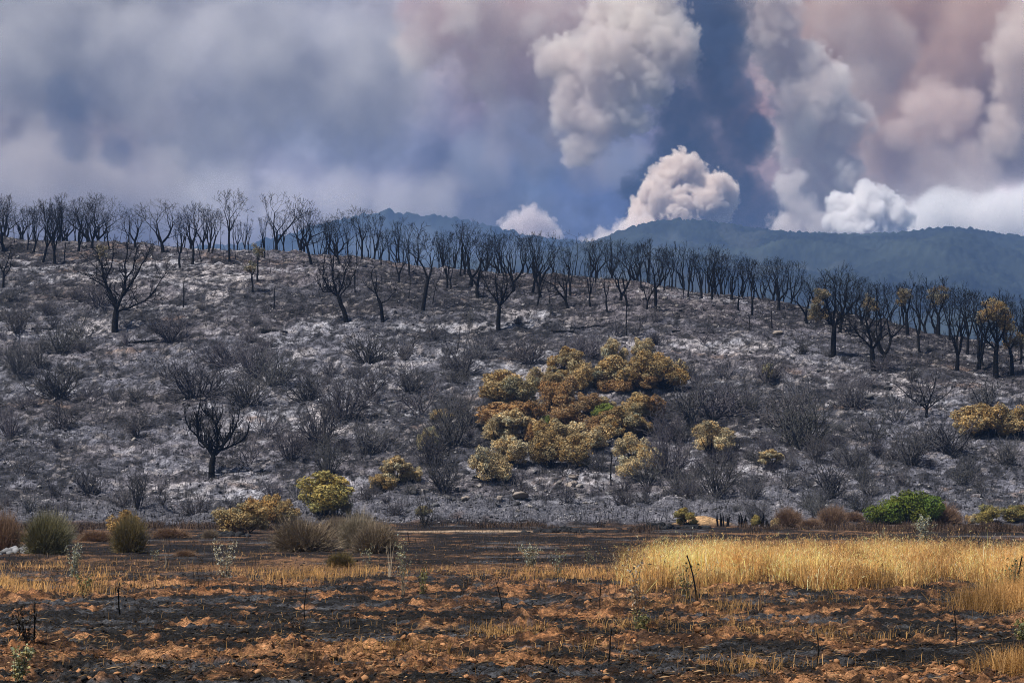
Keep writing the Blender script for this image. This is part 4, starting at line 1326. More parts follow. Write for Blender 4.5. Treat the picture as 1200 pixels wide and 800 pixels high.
while n < 110:
    zone = prng.random()
    if zone < .45:
        px, py = prng.normal(570, 90), prng.normal(580, 12)
    elif zone < .6:
        px, py = prng.normal(860, 60), prng.normal(362, 8)
    else:
        px, py = prng.uniform(0, 1200), prng.uniform(350, 600)
    if py < np.interp(px, CX, CYP) + 8 or py > 603: continue
    x, y = hit(px, py)
    if any((x - a) ** 2 + (y - b) ** 2 < .8 for a, b in rs): continue
    rs.append((x, y))
    s = prng.uniform(.18, .42)
    o = link('rock', RK[n % len(RK)], None, None, (x, y, gz(x, y) + s * .15))
    o.scale = (s * prng.uniform(.9, 1.7), s * prng.uniform(.8, 1.3), s * prng.uniform(.5, .9)); o.rotation_euler = (prng.normal(0, .3), prng.normal(0, .3), prng.uniform(0, 6.28))
    k = prng.uniform(.04, .24)
    if k > .15:
        o.color = (k * 1.05, k * .95, k * .88, 1); tag(o, 'loose pale grey stone ' + near_mark(px, py), 'rock', 'pale loose stones')
    else:
        o.color = (k, k * .98, k, 1); tag(o, 'loose sooty dark stone ' + near_mark(px, py), 'rock', 'dark loose stones')
    n += 1
# clods picked out in the front of the field
CL = [(302, 0)]
clods = 0
while clods < 34:
    px, py = prng.uniform(0, 1200), prng.uniform(704, 798)
    x, y = hit(px, py)
    f = detail_fields(np.array([x]), np.array([y]))
    if f['soil'][0] < .6: continue
    s = prng.uniform(.04, .085)
    o = link('soil_clod', RK[clods % len(RK)], None, None, (x, y, gz(x, y) + s * .3))
    o.scale = (s * prng.uniform(.9, 1.5), s, s * prng.uniform(.6, .9)); o.rotation_euler = (prng.normal(0, .4), prng.normal(0, .4), prng.uniform(0, 6.28))
    k = prng.uniform(.4, .8)
    o.color = (.32 * k, .155 * k, .072 * k, 1)
    tag(o, 'loose lump of red brown soil on the ploughed strip', 'soil clod', 'loose soil lumps'); clods += 1


def scatter(name, label, cat, mesh_v, mesh_f, P, S, rng, colr, mat, squash=.7):
    """thousands of small pieces nobody would count, one mesh"""
    n = len(P); nv = len(mesh_v)
    a = rng.uniform(0, 6.28, n); ca, sa = np.cos(a), np.sin(a)
    v = mesh_v[None] * (1 + rng.normal(0, .18, (n, nv, 1)))
    v = v * (S[:, None, None] * np.stack([rng.uniform(.8, 1.7, n), rng.uniform(.7, 1.1, n), squash * rng.uniform(.5, 1.2, n)], 1)[:, None, :])
    X = v[..., 0] * ca[:, None] - v[..., 1] * sa[:, None]; Yv = v[..., 0] * sa[:, None] + v[..., 1] * ca[:, None]
    V = np.stack([X, Yv, v[..., 2]], -1) + P[:, None, :]
    Fc = mesh_f[None] + (np.arange(n) * nv)[:, None, None]
    c = np.repeat(colr, nv, 0)
    me = make_mesh(name, V.reshape(-1, 3), Fc.reshape(-1, 3), c); me.materials.append(mat)
    o = link(name, me)
    o.color = (1, 1, 1, 1)
    tag(o, label, cat, kind='stuff')
    return o


rng = np.random.default_rng(6001)
def hill_points(n, rng, pmin=300, pmax=606):
    """random points of the slope, thicker where the slope is near"""
    X, Y = [], []
    y = rng.uniform(152, 292, n * 3); u = rng.uniform(-.30, .30, n * 3)
    x = u * y
    cd = np.interp(600 + F * u, CX, CD)
    k = y < cd + 2
    return x[k][:n], y[k][:n]


OCT_V = np.array([[1, 0, 0], [-1, 0, 0], [0, 1, 0], [0, -1, 0], [0, 0, 1], [0, 0, -1.]]); OCT_F = np.array([[0, 2, 4], [2, 1, 4], [1, 3, 4], [3, 0, 4], [2, 0, 5], [1, 2, 5], [3, 1, 5], [0, 3, 5]])
x, y = hill_points(20000, rng)
z = h_full(x, y)
S = rng.uniform(.03, .13, len(x)) * (1 + (rng.random(len(x)) < .08) * .8)
k = rng.choice([.02, .05, .12, .30, .42], len(x), p=[.42, .24, .16, .13, .05])[:, None]
scatter('rubble', 'small stones, ash lumps and charred bits strewn over the slope', 'rubble', OCT_V, OCT_F, np.stack([x, y, z + S * .2], 1), S, rng, k * np.array([[1.02, .97, .95]]), M_rock)
# short burnt stalks
x, y = hill_points(15000, rng); z = h_full(x, y); n = len(x)
hh = rng.uniform(.12, .7, n) * (1 + (rng.random(n) < .12)); lean = rng.normal(0, .25, (n, 2))
segs = np.zeros((n, 8)); segs[:, 0] = x; segs[:, 1] = y; segs[:, 2] = z - .05
segs[:, 3] = x + lean[:, 0] * hh; segs[:, 4] = y + lean[:, 1] * hh; segs[:, 5] = z + hh; segs[:, 6] = rng.uniform(.014, .036, n); segs[:, 7] = .006
v, q = tubes(segs, 3)
o = link('burnt_stalks', make_mesh('burnt_stalks', v, q), M_stub); tag(o, 'short black burnt stalks standing all over the slope', 'stalks', kind='stuff')
# wiry grey tufts too many to count
x, y = hill_points(5600, rng)
kk = fbm(x / 5, y / 5, 3, 241) > .42
x, y = x[kk], y[kk]; n = len(x)
per = 16
Xt = np.repeat(x, per) + rng.normal(0, .12, n * per); Yt = np.repeat(y, per) + rng.normal(0, .12, n * per)
Ht = np.repeat(rng.uniform(.18, .62, n), per) * rng.uniform(.5, 1.15, n * per)
BLADES_LATER = (Xt, Yt, Ht)
# crumbs of soil over the near field
m_ = 12000
yy = CAMZ * F / (rng.uniform(640, 830, m_) - 584); uu = rng.uniform(-.30, .30, m_); xx = uu * yy
f = detail_fields(xx, yy); zz = h_full(xx, yy, f)
S = rng.uniform(.008, .026, m_) * (1 + .8 * (rng.random(m_) < .12))
cc = np.where(f['soil'][:, None] > .5, np.array([[.36, .18, .085]]), np.array([[.032, .029, .028]])) * rng.uniform(.35, 1.2, (m_, 1))
scatter('soil_crumbs', 'crumbs of red soil and char over the ploughed field', 'soil', IV, IF, np.stack([xx, yy, zz + S * .2], 1), S, rng, cc, M_rock, .9)

# ------------------------------------------------------------------ dry grass
def blades(X, Y, Z, H, rng, width=.006, bend=.35, tone=None):
    n = len(X)
    a = rng.uniform(0, 6.28, n); b = np.abs(rng.normal(0, bend, n))
    wx = np.cos(a + 1.57) * width * rng.uniform(.6, 1.5, n); wy = np.sin(a + 1.57) * width
    dx, dy = np.cos(a) * b * H, np.sin(a) * b * H
    P = np.stack([X, Y, Z - .03], 1); M_ = np.stack([X + dx * .35, Y + dy * .35, Z + H * .58], 1); E = np.stack([X + dx, Y + dy, Z + H * (1 - .25 * b)], 1)
    W = np.stack([wx, wy, np.zeros(n)], 1)
    V = np.stack([P - W, P + W, M_ - W * .8, M_ + W * .8, E], 1).reshape(-1, 3)
    o = np.arange(n)[:, None] * 5
    q = np.concatenate([o, o + 1, o + 3, o + 2], 1); t = np.concatenate([o + 2, o + 3, o + 4], 1)
    tone = tone if tone is not None else rng.uniform(.7, 1.25, (n, 1)) * np.ones((1, 3))
    return V, [q, t], np.repeat(tone, 5, 0)


Xt, Yt, Ht = BLADES_LATER
tn = np.repeat(rng.uniform(.012, .075, n), per)[:, None] * np.array([[1.0, .94, .96]])
V, Fc, c = blades(Xt, Yt, h_full(Xt, Yt), Ht, rng, .010, .75, tn)
me = make_mesh('burnt_tufts', V, Fc, c); me.materials.append(M_broom)
o = link('burnt_tufts', me); o.color = (1, 1, 1, 1); tag(o, 'wiry burnt grass and heath tufts all over the slope', 'tufts', kind='stuff')


def grass_colour(n, rng, X, Y):
    base = np.array([[.70, .385, .13]])
    v = fbm(X / 1.1, Y / 2.2, 3, 201)[:, None]
    v = np.clip((v - .5) * 1.9 + .5, 0, 1)
    c = base * (.45 + 1.1 * v) * rng.uniform(.75, 1.25, (n, 1))
    pale = (rng.random(n) < .30)[:, None]
    return np.where(pale, c * np.array([[1.12, 1.2, 1.45]]), c)


rng = np.random.default_rng(7001)
nc = 5200
cY = CAMZ * F / (rng.uniform(655, 702, nc) - 584); cY = np.concatenate([cY, rng.uniform(40.5, 66, nc)])
nc = len(cY)
cpx = np.where(rng.random(nc) < .9, rng.uniform(690, 1280, nc), rng.uniform(1280, 1480, nc)); cXx = (cpx - 600) / F * cY
cl = rng.normal(0, .28, (nc, 2)); ch = rng.uniform(.45, 1.25, nc); ctone = rng.lognormal(0, .30, nc); chue = rng.normal(0, .10, nc)
per = 26
ci = np.repeat(np.arange(nc), per)
X = cXx[ci] + rng.normal(0, .11, nc * per); Y = cY[ci] + rng.normal(0, .14, nc * per)
px = 600 + F * X / Y
pyg = 584 + CAMZ * F / Y
edge_f = 696 + 5 * np.sin(px / 37) + 4 * np.sin(px / 17 + 2) - 10 * sstep(760, 700, px)
edge_l = 712 + (697 - pyg) * .55 + 20 * (fbm(X / 1.2, Y / 1.2, 3, 211) - .5)
k = (pyg < edge_f) & (px > edge_l) & (fbm(X / 1.4, Y / 3, 3, 213) + .22 * (pyg > 676) > .43) & (rng.random(len(px)) < .12 + .88 * sstep(0, 16, edge_f - pyg + 16 * (fbm(X / .6, Y / 1.0, 3, 217) - .5))) & (rng.random(len(px)) < .15 + .85 * sstep(0, 90, px - edge_l + 60 * (fbm(X / .5, Y / 1.2, 3, 219) - .5)))
X, Y, px, pyg, ci = X[k], Y[k], px[k], pyg[k], ci[k]
Z = h_full(X, Y)
Hh = (.22 + .70 * fbm(X / 1.5, Y / 1.8, 3, 215)) * rng.uniform(.5, 1.25, len(X)) * ch[ci] * (1 - .3 * sstep(60, 80, Y))
singe = np.clip(1 - sstep(0, 13, edge_f[k] - pyg) * sstep(0, 50, px - edge_l[k]), 0, 1) * (rng.random(len(X)) < .55)
gcol = grass_colour(len(X), rng, X, Y) * ctone[ci][:, None] * (1 - .72 * singe[:, None]) * np.stack([1 + .3 * chue[ci], np.ones(len(X)), 1 - chue[ci]], 1)
V, Fc, c = blades(X, Y, Z, Hh, rng, .0042, .85, np.clip(gcol, 0, .85))
# feathery seed heads on the tips
tip = V[4::5]; hs = rng.random(len(tip)) < .45
tp = np.repeat(tip[hs], 2, 0) + rng.normal(0, .02, (hs.sum() * 2, 3)); nt = len(tp)
dv = rng.normal(0, 1, (nt, 3)); dv[:, 2] = np.abs(dv[:, 2]) + .6; dv /= np.linalg.norm(dv, axis=1, keepdims=True)
sv = np.cross(dv, rng.normal(0, 1, (nt, 3))); sv /= np.linalg.norm(sv, axis=1, keepdims=True)
HV = np.stack([tp - dv * .035, tp + sv * .008, tp + dv * .05], 1).reshape(-1, 3)
ht = np.arange(nt * 3).reshape(-1, 3) + len(V)
hc = np.repeat(np.repeat(np.clip(gcol[hs] * [[1.15, 1.22, 1.45]], 0, .85), 2, 0), 3, 0)
V = np.concatenate([V, HV]); c = np.concatenate([c, hc]); Fc = Fc + [ht]
me = make_mesh('dry_grass', V, Fc, c); me.materials.append(M_grass)
o = link('dry_grass', me); o.color = (1, 1, 1, 1); tag(o, 'strip of tall standing golden dry grass', 'grass', kind='stuff')
# thin grass and stubble over the field
parts = []
def clump(px, py, wpx, hm, n, rng, dpx=3.0, colr=1.0):
    gx = rng.normal(px, wpx / 2.2, n); gy = rng.normal(py, dpx, n)
    Y = CAMZ * F / (np.clip(gy, 618, 830) - 584); X = (gx - 600) / F * Y
    return X, Y, hm * rng.uniform(.4, 1.1, n)
gx, gy, gh = [], [], []
for (a, b, wpx, hm, n) in [(30, 697, 60, .45, 700), (8, 690, 20, .5, 250), (112, 697, 44, .38, 500), (110, 683, 44, .28, 350), (180, 690, 50, .25, 250), (335, 682, 60, .34, 800), (380, 680, 60, .40, 800), (425, 676, 30, .35, 300), (540, 676, 160, .22, 600),
                            (650, 682, 100, .36, 900), (690, 680, 50, .35, 500), (590, 752, 64, .30, 450), (470, 778, 70, .28, 320), (855, 722, 44, .28, 350), (770, 716, 70, .26, 350), (1165, 722, 56, .6, 1400), (1195, 716, 40, .7, 900), (1190, 797, 50, .45, 900),
                            (880, 795, 60, .3, 200), (40, 668, 80, .3, 300), (90, 668, 60, .28, 200), (250, 672, 100, .22, 300), (300, 655, 60, .2, 120), (820, 705, 40, .3, 300), (960, 712, 80, .22, 300), (745, 740, 60, .25, 300),
                            (1010, 756, 120, .2, 250), (690, 770, 60, .2, 120), (100, 760, 120, .12, 150), (620, 640, 120, .16, 160), (870, 752, 60, .25, 300), (960, 750, 40, .26, 200)]:
    X_, Y_, h_ = clump(a, b, wpx, hm * .9, int(n * (.8 if a < 1100 else 1.6)), rng)
    gx.append(X_); gy.append(Y_); gh.append(h_)
m_ = 5200
yy = CAMZ * F / (rng.uniform(628, 800, m_) - 584); xx = rng.uniform(-.29, .29, m_) * yy
kk = fbm(xx / 3, yy / 2, 3, 221) > .56
gx.append(xx[kk]); gy.append(yy[kk]); gh.append(rng.uniform(.05, .20, kk.sum()))
X = np.concatenate(gx); Y = np.concatenate(gy); H_ = np.concatenate(gh)
V, Fc, c = blades(X, Y, h_full(X, Y), H_, rng, .0030, 1.0, grass_colour(len(X), rng, X, Y) * np.where(Y < 39, .55, .85)[:, None])
me = make_mesh('grass_tufts', V, Fc, c); me.materials.append(M_grass)
o = link('grass_tufts', me); o.color = (1, 1, 1, 1); tag(o, 'thin dry grass tufts left over the burnt field', 'grass', kind='stuff')

# straw and charred litter lying on the soil
m_ = 15000
yy = CAMZ * F / (rng.uniform(650, 815, m_) - 584); xx = rng.uniform(-.29, .29, m_) * yy
zz = h_full(xx, yy) + .02
aa = rng.uniform(0, 6.28, m_); ll = rng.uniform(.02, .09, m_)
dx_, dy_ = np.cos(aa) * ll, np.sin(aa) * ll
wv = rng.uniform(.003, .007, m_)
P0 = np.stack([xx - dx_, yy - dy_, zz + rng.uniform(0, .02, m_)], 1); P1 = np.stack([xx + dx_, yy + dy_, zz + rng.uniform(0, .06, m_)], 1)
V = np.stack([P0, (P0 + P1) / 2 + np.stack([-np.sin(aa) * wv, np.cos(aa) * wv, wv * 2], 1), P1], 1).reshape(-1, 3)
tn = rng.choice([.03, .12, .55, 1.0], m_, p=[.46, .34, .16, .04])[:, None] * np.array([[.60, .38, .19]])
me = make_mesh('straw_litter', V, np.arange(3 * m_).reshape(-1, 3), np.repeat(tn, 3, 0)); me.materials.append(M_grass)
o = link('straw_litter', me); o.color = (1, 1, 1, 1); tag(o, 'scattered straw and charred litter on the soil', 'litter', kind='stuff')
# burnt stubble standing on the black field
m_ = 16000
Y = rng.uniform(40, 148, m_); X = rng.uniform(-.29, .29, m_) * Y
kk = fbm(X / 4, Y / 6, 3, 231) > .42
X, Y = X[kk], Y[kk]
tn = rng.choice([.35, .8, 2.2], len(X), p=[.5, .35, .15])[:, None] * np.array([[.085, .058, .038]])
V, Fc, c = blades(X, Y, h_full(X, Y), rng.uniform(.06, .30, len(X)), rng, .006, .9, tn)
me = make_mesh('burnt_stubble', V, Fc, c); me.materials.append(M_grass)
o = link('burnt_stubble', me); o.color = (1, 1, 1, 1); tag(o, 'burnt brown stubble over the black field', 'stubble', kind='stuff')

# low red brown brush along the foot of the slope
nb = 900
bY = rng.uniform(112, 150, nb); bX = rng.uniform(-.29, .29, nb) * bY
bpx = 600 + F * bX / bY
kk = (fbm(bX / 6, bY / 12, 3, 251) > .52) & ~((bpx > 440) & (bpx < 720) & (bY < 132)) & ~((bpx > 770) & (bpx < 870))
bX, bY = bX[kk], bY[kk]; nb = len(bX); per = 40
X = np.repeat(bX, per) + rng.normal(0, .28, nb * per); Y = np.repeat(bY, per) + rng.normal(0, .28, nb * per)
H_ = np.repeat(rng.uniform(.25, .7, nb), per) * rng.uniform(.4, 1.1, nb * per)
tn = np.repeat(rng.uniform(.5, 1.3, nb), per)[:, None] * np.array([[.075, .047, .030]]) * rng.uniform(.6, 1.4, (nb * per, 1))
V, Fc, c = blades(X, Y, h_full(X, Y), H_, rng, .012, .8, tn)
me = make_mesh('low_brush', V, Fc, c); me.materials.append(M_broom)
o = link('low_brush', me); o.color = (1, 1, 1, 1); tag(o, 'low scorched red brown brush along the hill foot', 'brush', kind='stuff')

# ------------------------------------------------------------------ weeds, stakes and burnt stems of the field
def weed(px, by, hp, wp, colr, leafn, label, seed, stems=7, name='weed', leaf=.022, stemcol=(.16, .13, .09), bare=0.15):
    rng = np.random.default_rng(seed)
    x, y = hit(px, by); m = y / F; H = hp * m; W = wp * m / 2
    e = bpy.data.objects.new(name, None); e.empty_display_size = .2; col.objects.link(e)
    e.location = (x, y, gz(x, y) - .02); tag(e, label, 'weed')
    segs, LP = [], []
    for i in range(stems):
        a = rng.uniform(0, 6.28); q = W * math.sqrt(rng.random()); h = H * (rng.uniform(.6, 1.0) if i else 1.0)
        end = np.array([q * math.cos(a), q * math.sin(a), h]); p = np.array([end[0] * .12, end[1] * .12, -.05]); st = p.copy()
        r = .008 * max(1, H / .8) * .8
        for k in range(6):
            t = (k + 1) / 6
            nx = st + (end - st) * t + np.array([0, 0, .08 * H * math.sin(t * 3.1)]) + rng.normal(0, .012 * H, 3)
            segs.append([*p, *nx, r, r * .82, 1]); r *= .82
            if t > bare:
                for _ in range(max(1, int(leafn / stems / 6))):
                    LP.append(p + (nx - p) * rng.random() + rng.normal(0, .035 * H + .01, 3))
            p = nx
    v, q = tubes(segs, 4)
    me = make_mesh('stem', v, q, np.ones((len(v), 3))); me.materials.append(M_broom)
    o = link('stem', me, None, e); o.color = (*stemcol, 1)
    if leafn:
        V, q, c = leaf_cloud(np.array(LP), np.full(len(LP), .02), leafn, leaf, rng, 1, .2)
        me = make_mesh('leaves', V, q, c); me.materials.append(M_leaf)
        o = link('leaves', me, None, e); o.color = (*colr, 1)


PG = (.36, .35, .25); GG = (.25, .25, .17); OG = (.16, .15, .06); STR = (.5, .4, .26)
weed(265, 682, 48, 34, (.42, .38, .27), 700, 'pale leafy weed with a dark stem on red soil', 8001, 7, stemcol=(.06, .05, .04))
weed(86, 678, 38, 18, PG, 900, 'pale silvery weed beside a dark broom bush', 8002, 9)
weed(622, 668, 28, 34, PG, 900, 'rounded silvery weed on the dark field', 8003, 14)
weed(1083, 641, 36, 26, PG, 1300, 'pale green upright weed in front of the green shrub', 8004, 16, leaf=.03)
weed(1028, 648, 26, 22, GG, 450, 'low grey green weed behind the tall grass', 8005, 7)
weed(456, 682, 42, 14, STR, 0, 'bare straw coloured thistle stalks', 8006, 5, stemcol=(.55, .45, .32))
weed(472, 702, 66, 24, GG, 260, 'tall thin grey weed with sparse leaves', 8007, 6, stemcol=(.2, .16, .11), bare=.4)
weed(495, 702, 34, 22, OG, 300, 'dark green low weed at the soil edge', 8008, 7)
weed(20, 808, 42, 42, (.30, .29, .15), 320, 'speckled olive weed at the corner of the field', 8009, 9, bare=.3)
weed(745, 745, 90, 22, (.40, .30, .20), 260, 'very tall rusty seeding stalk before the grass', 8010, 4, stemcol=(.2, .13, .08), bare=.35)
weed(750, 746, 30, 30, OG, 420, 'olive bushy weed at the base of a tall stalk', 8011, 10)
weed(806, 708, 46, 26, OG, 260, 'thin olive weed against the golden grass', 8012, 7)
weed(98, 702, 26, 22, OG, 260, 'small grey olive weed in a dry grass patch', 8013, 8)
weed(1185, 704, 46, 28, OG, 260, 'olive weed mixed in grass next to a stake', 8014, 8)
weed(1195, 762, 28, 24, OG, 350, 'bushy green weed at the edge of burnt soil', 8015, 9)
weed(655, 680, 34, 36, GG, 260, 'feathery grey weed next to the silvery round weed', 8016, 9)
weed(690, 668, 26, 20, GG, 160, 'sparse grey weed on the dark field', 8017, 6)
weed(890, 726, 44, 30, STR, 40, 'thin rusty stems rising from a straw tuft', 8018, 6, stemcol=(.16, .09, .05))
weed(430, 672, 30, 18, GG, 200, 'grey green weed in the thin dry grass', 8019, 6)
weed(195, 668, 36, 16, STR, 0, 'two bare straw stalks on black ground', 8020, 2, stemcol=(.45, .37, .26))
weed(183, 660, 14, 14, GG, 150, 'small pale sprig on the black field', 8021, 5)


def burnt_stem(px, by, hp, label, seed, r=.016, forks=2, lean=0.0):
    rng = np.random.default_rng(seed)
    x, y = hit(px, by); m = y / F; H = hp * m
    segs = []; p = np.array([0, 0, -.08]); d = unit(np.array([lean, 0, 1.0]))
    for k in range(7):
        d = unit(d + rng.normal(0, .07, 3)); q = p + d * (H + .08) / 7
        segs.append([*p, *q, r, r * .92, 1]); p = q; r *= .92
        if k >= 3 and forks > 0 and rng.random() < .6:
            forks -= 1
            b = p + unit(d + rng.normal(0, .6, 3)) * H * .25
            segs.append([*p, *b, r * .7, r * .3, 1])
    v, q = tubes(segs, 5)
    o = link('charred_stake', make_mesh('charred_stake', v, q, smooth=True), M_bark, None, (x, y, gz(x, y)))
    tag(o, label, 'stake')


burnt_stem(817, 710, 54, 'dark bare stake standing in front of the golden grass', 8101, .022, 0)
burnt_stem(1192, 702, 46, 'dark bare stake in the grass at the field edge', 8102, .026, 0)
burnt_stem(141, 727, 38, 'burnt hooked stem on red soil', 8103, .018, 2, -.15)
burnt_stem(39, 764, 50, 'tall burnt stem beside a blackened weed', 8104, .016, 2, -.05)
burnt_stem(24, 752, 36, 'thin burnt stem behind a taller one', 8105, .012, 3)
burnt_stem(357, 735, 40, 'thin burnt stem on mixed soil and char', 8106, .010, 3)
burnt_stem(590, 730, 42, 'slender black stem above dark clods', 8107, .010, 3)
burnt_stem(713, 795, 40, 'black stem by a patch of grey char', 8108, .012, 2)
burnt_stem(957, 798, 44, 'black stem in front of the ash streak', 8109, .012, 2)
burnt_stem(1120, 766, 50, 'thin forked stem on black stubble', 8110, .011, 4)
burnt_stem(703, 722, 30, 'short black stem near the end of the grass', 8111, .012, 2)
burnt_stem(480, 640, 0.1 + 14, 'tiny black stem on the dark field', 8112, .02, 2)
weed(32, 768, 46, 40, (.05, .04, .03), 220, 'blackened weed with shrivelled leaves', 8120, 8, stemcol=(.02, .018, .016))
weed(350, 750, 34, 24, (.07, .05, .035), 120, 'shrivelled brown weed on dark soil', 8121, 6, stemcol=(.04, .03, .025))
weed(775, 648, 22, 16, GG, 120, 'thin pale weed left of the grass strip', 8122, 5)


# spiky black stumps of burnt agave at the hill foot
def spikes(px, by, wp, hp, n, seed, colr, label):
    rng = np.random.default_rng(seed)
    x, y = hit(px, by); m = y / F
    e = bpy.data.objects.new('burnt_agave', None); e.empty_display_size = .2; col.objects.link(e)
    e.location = (x, y, gz(x, y)); tag(e, label, 'plant')
    for i in range(n):
        bx_ = rng.uniform(-.5, .5) * wp * m; h = hp * m * rng.uniform(.55, 1); w_ = .07 * rng.uniform(.8, 1.3)
        segs = [[bx_ * .8, rng.normal(0, .12), -.08, bx_, 0, h * .5, w_, w_ * 1.05, 1]]
        segs.append([*segs[0][3:6], bx_ * 1.15 + rng.normal(0, .06), rng.normal(0, .06), h, w_ * 1.05, .008, 1])
        v, q = tubes(segs, 5)
        o = link('spike', make_mesh('spike', v, q, smooth=True), M_bark, e)


spikes(847, 618, 18, 17, 5, 8201, 0, 'black spiky agave stump on its own near the sandy mound')
spikes(873, 619, 18, 19, 7, 8202, 0, 'black spiky agave stump in the middle of the row')
spikes(888, 618, 14, 17, 5, 8203, 0, 'black spiky agave stump beside a yellowed plant')
spikes(902, 618, 12, 10, 4, 8204, 0, 'short black spiky agave stump next to a broom bush')
leafy(886, 618, 12, 14, YG, 'small yellowed plant between black spiky stumps')
leafy(908, 619, 14, 12, T, 'small straw plant next to a brown broom bush')


# fallen charred logs
def log(px, by, wp, label, seed, r=.16, ang=0.0):
    rng = np.random.default_rng(seed)
    x, y = hit(px, by); m = y / F; L = wp * m
    segs = []; p = np.array([-L / 2, 0, r * .5])
    n = 6
    for k in range(n):
        q = np.array([-L / 2 + L * (k + 1) / n, rng.normal(0, .12), r * .5 + rng.normal(0, .05)])
        segs.append([*p, *q, r, r * .9, 1]); p = q; r *= .9
        if rng.random() < .6:
            segs.append([*p, *(p + unit(rng.normal(0, 1, 3) + [0, 0, .8]) * rng.uniform(.3, .9)), r * .4, .02, 1])
    v, q = tubes(segs, 7)
    x0, x1 = x - L / 2, x + L / 2
    sl = (gz(x1, y) - gz(x0, y)) / L
    o = link('fallen_log', make_mesh('fallen_log', v, q, smooth=True), M_bark, None, (x, y, (gz(x1, y) + gz(x0, y)) / 2 + .05))
    o.rotation_euler = (0, -math.atan(sl), ang)
    tag(o, label, 'log')


log(166, 403, 40, 'fallen charred log near the lone oak', 8301)
log(322, 392, 30, 'thick fallen charred log on the brown slope', 8302, .22)
log(812, 391, 50, 'long thin fallen log above the white ash', 8303, .12)
log(50, 385, 26, 'short fallen black log by burnt brush', 8304, .2)
log(690, 385, 44, 'fallen black log under the crest trees', 8305, .12)
log(660, 388, 24, 'charred log piece beside a grey ash patch', 8306, .18)


# heaps of black char by the track, small pile of pale rubble
def heap(name, label, px, by, wp, hp, n, colr, seed, mat):
    rng = np.random.default_rng(seed)
    x, y = hit(px, by); m = y / F
    a = rng.normal(0, wp * m / 4, n); b = rng.normal(0, .5, n)
    k = np.exp(-(a / (wp * m / 3.2)) ** 2 - (b / .8) ** 2)
    P = np.stack([x + a, y + b, h_full(x + a, y + b) + hp * m * .75 * k * rng.random(n)], 1)
    o = scatter(name, label, None, IV, IF, P, rng.uniform(.08, .26, n), rng, np.array([colr]) * rng.uniform(.5, 1.5, (n, 1)), M_rock, .8)
    tag(o, label, 'heap')


heap('char_heap', 'low heap of black char along the sandy track', 665, 625, 70, 7, 160, (.02, .02, .021), 8401, None)
heap('char_heap', 'heap of black char in front of the sandy mound', 770, 621, 60, 8, 160, (.02, .02, .021), 8402, None)
heap('char_heap', 'black char below the bright golden shrub', 262, 630, 60, 5, 110, (.022, .022, .023), 8403, None)
heap('rubble_heap', 'small heap of grey ashy rubble beside the dark olive bush', 18, 650, 30, 4, 40, (.16, .16, .165), 8404, None)
heap('char_heap', 'black char at the foot of the small yellow shrub', 815, 620, 34, 4, 70, (.02, .02, .021), 8405, None)

# ------------------------------------------------------------------ smoke plumes behind the hills
def cloud(label, blobs, D, color, density, seed, size, amp=.42, soft=.30, color2=None, rate=.35, puffy=0.0):
    """soft smoke: thick at the heart of each ball, frayed by turbulence towards the rim of a loose hull"""
    rng = np.random.default_rng(seed)
    m = D / F
    S = np.array([((px - 600) * m, D + rng.uniform(-.5, .5) * r * m, CAMZ + (584 - py) * m, r * m) for (px, py, r) in blobs])
    n = len(S)
    V = (IV2[None] * S[:, None, 3:4] * 1.30 + S[:, None, :3]).reshape(-1, 3)
    Fc = (IF2[None] + (np.arange(n) * len(IV2))[:, None, None]).reshape(-1, 3)
    me = make_mesh('tmp', V, Fc)
    o = bpy.data.objects.new('tmp', me); col.objects.link(o)
    md = o.modifiers.new('r', 'REMESH'); md.mode = 'VOXEL'; md.voxel_size = S[:, 3].mean() / 4.5
    out = bpy.data.meshes.new_from_object(o.evaluated_get(bpy.context.evaluated_depsgraph_get()))
    bpy.data.objects.remove(o); bpy.data.meshes.remove(me)
    out.name = 'smoke_cloud'
    mt, t, mo = new_mat('smoke_cloud')
    v = t.n('ShaderNodeVolumePrincipled')
    v.inputs['Color'].default_value = (*color, 1)
    pos = t.n('ShaderNodeNewGeometry').outputs['Position']
    f = None
    for (x, y, z, r) in S:
        nd = t.n('ShaderNodeVectorMath', operation='DISTANCE'); t.link(pos, nd.inputs[0]); nd.inputs[1].default_value = (x, y, z)
        q = t.m('MULTIPLY', nd.outputs['Value'], 1.0 / r)
        f = q if f is None else t.m('SMOOTH_MIN', f, q, 0.35)
    if puffy:                       # rounded bulges parted by creases, three sizes
        bul = None
        for k_, (sz, wt_) in enumerate(((1.0, .50), (.42, .32), (.17, .22))):
            n_ = t.noise(pos, 1.0 / (size * sz), 0, 0.5).outputs[0]
            a_ = t.m('MULTIPLY', t.m('ABSOLUTE', t.m('SUBTRACT', n_, 0.5)), 5.0 * wt_)
            bul = a_ if bul is None else t.m('ADD', bul, a_)
        g = t.m('ADD', t.m('SUBTRACT', 1.0, f), t.m('MULTIPLY_ADD', bul, puffy, -puffy * .62))
    else:
        nz = t.noise(pos, 1.0 / size, 6, 0.66).outputs[0]
        g = t.m('ADD', t.m('SUBTRACT', 1.0, f), t.m('MULTIPLY_ADD', nz, 2 * amp, -amp))
    t.link(t.mapr(g, 0.0, soft, 0.0, density), v.inputs['Density'])
    if color2:
        n2_ = t.noise(pos, 0.5 / size, 2, 0.5).outputs[0]
        t.link(t.mix(t.mapr(n2_, 0.38, 0.62), color, color2), v.inputs['Color'])
    mt.cycles.volume_step_rate = rate
    t.link(v.outputs[0], mo.inputs['Volume'])
    out.materials.clear(); out.materials.append(mt)
    o = link('smoke_cloud', out)
    tag(o, label, 'smoke')
    return o


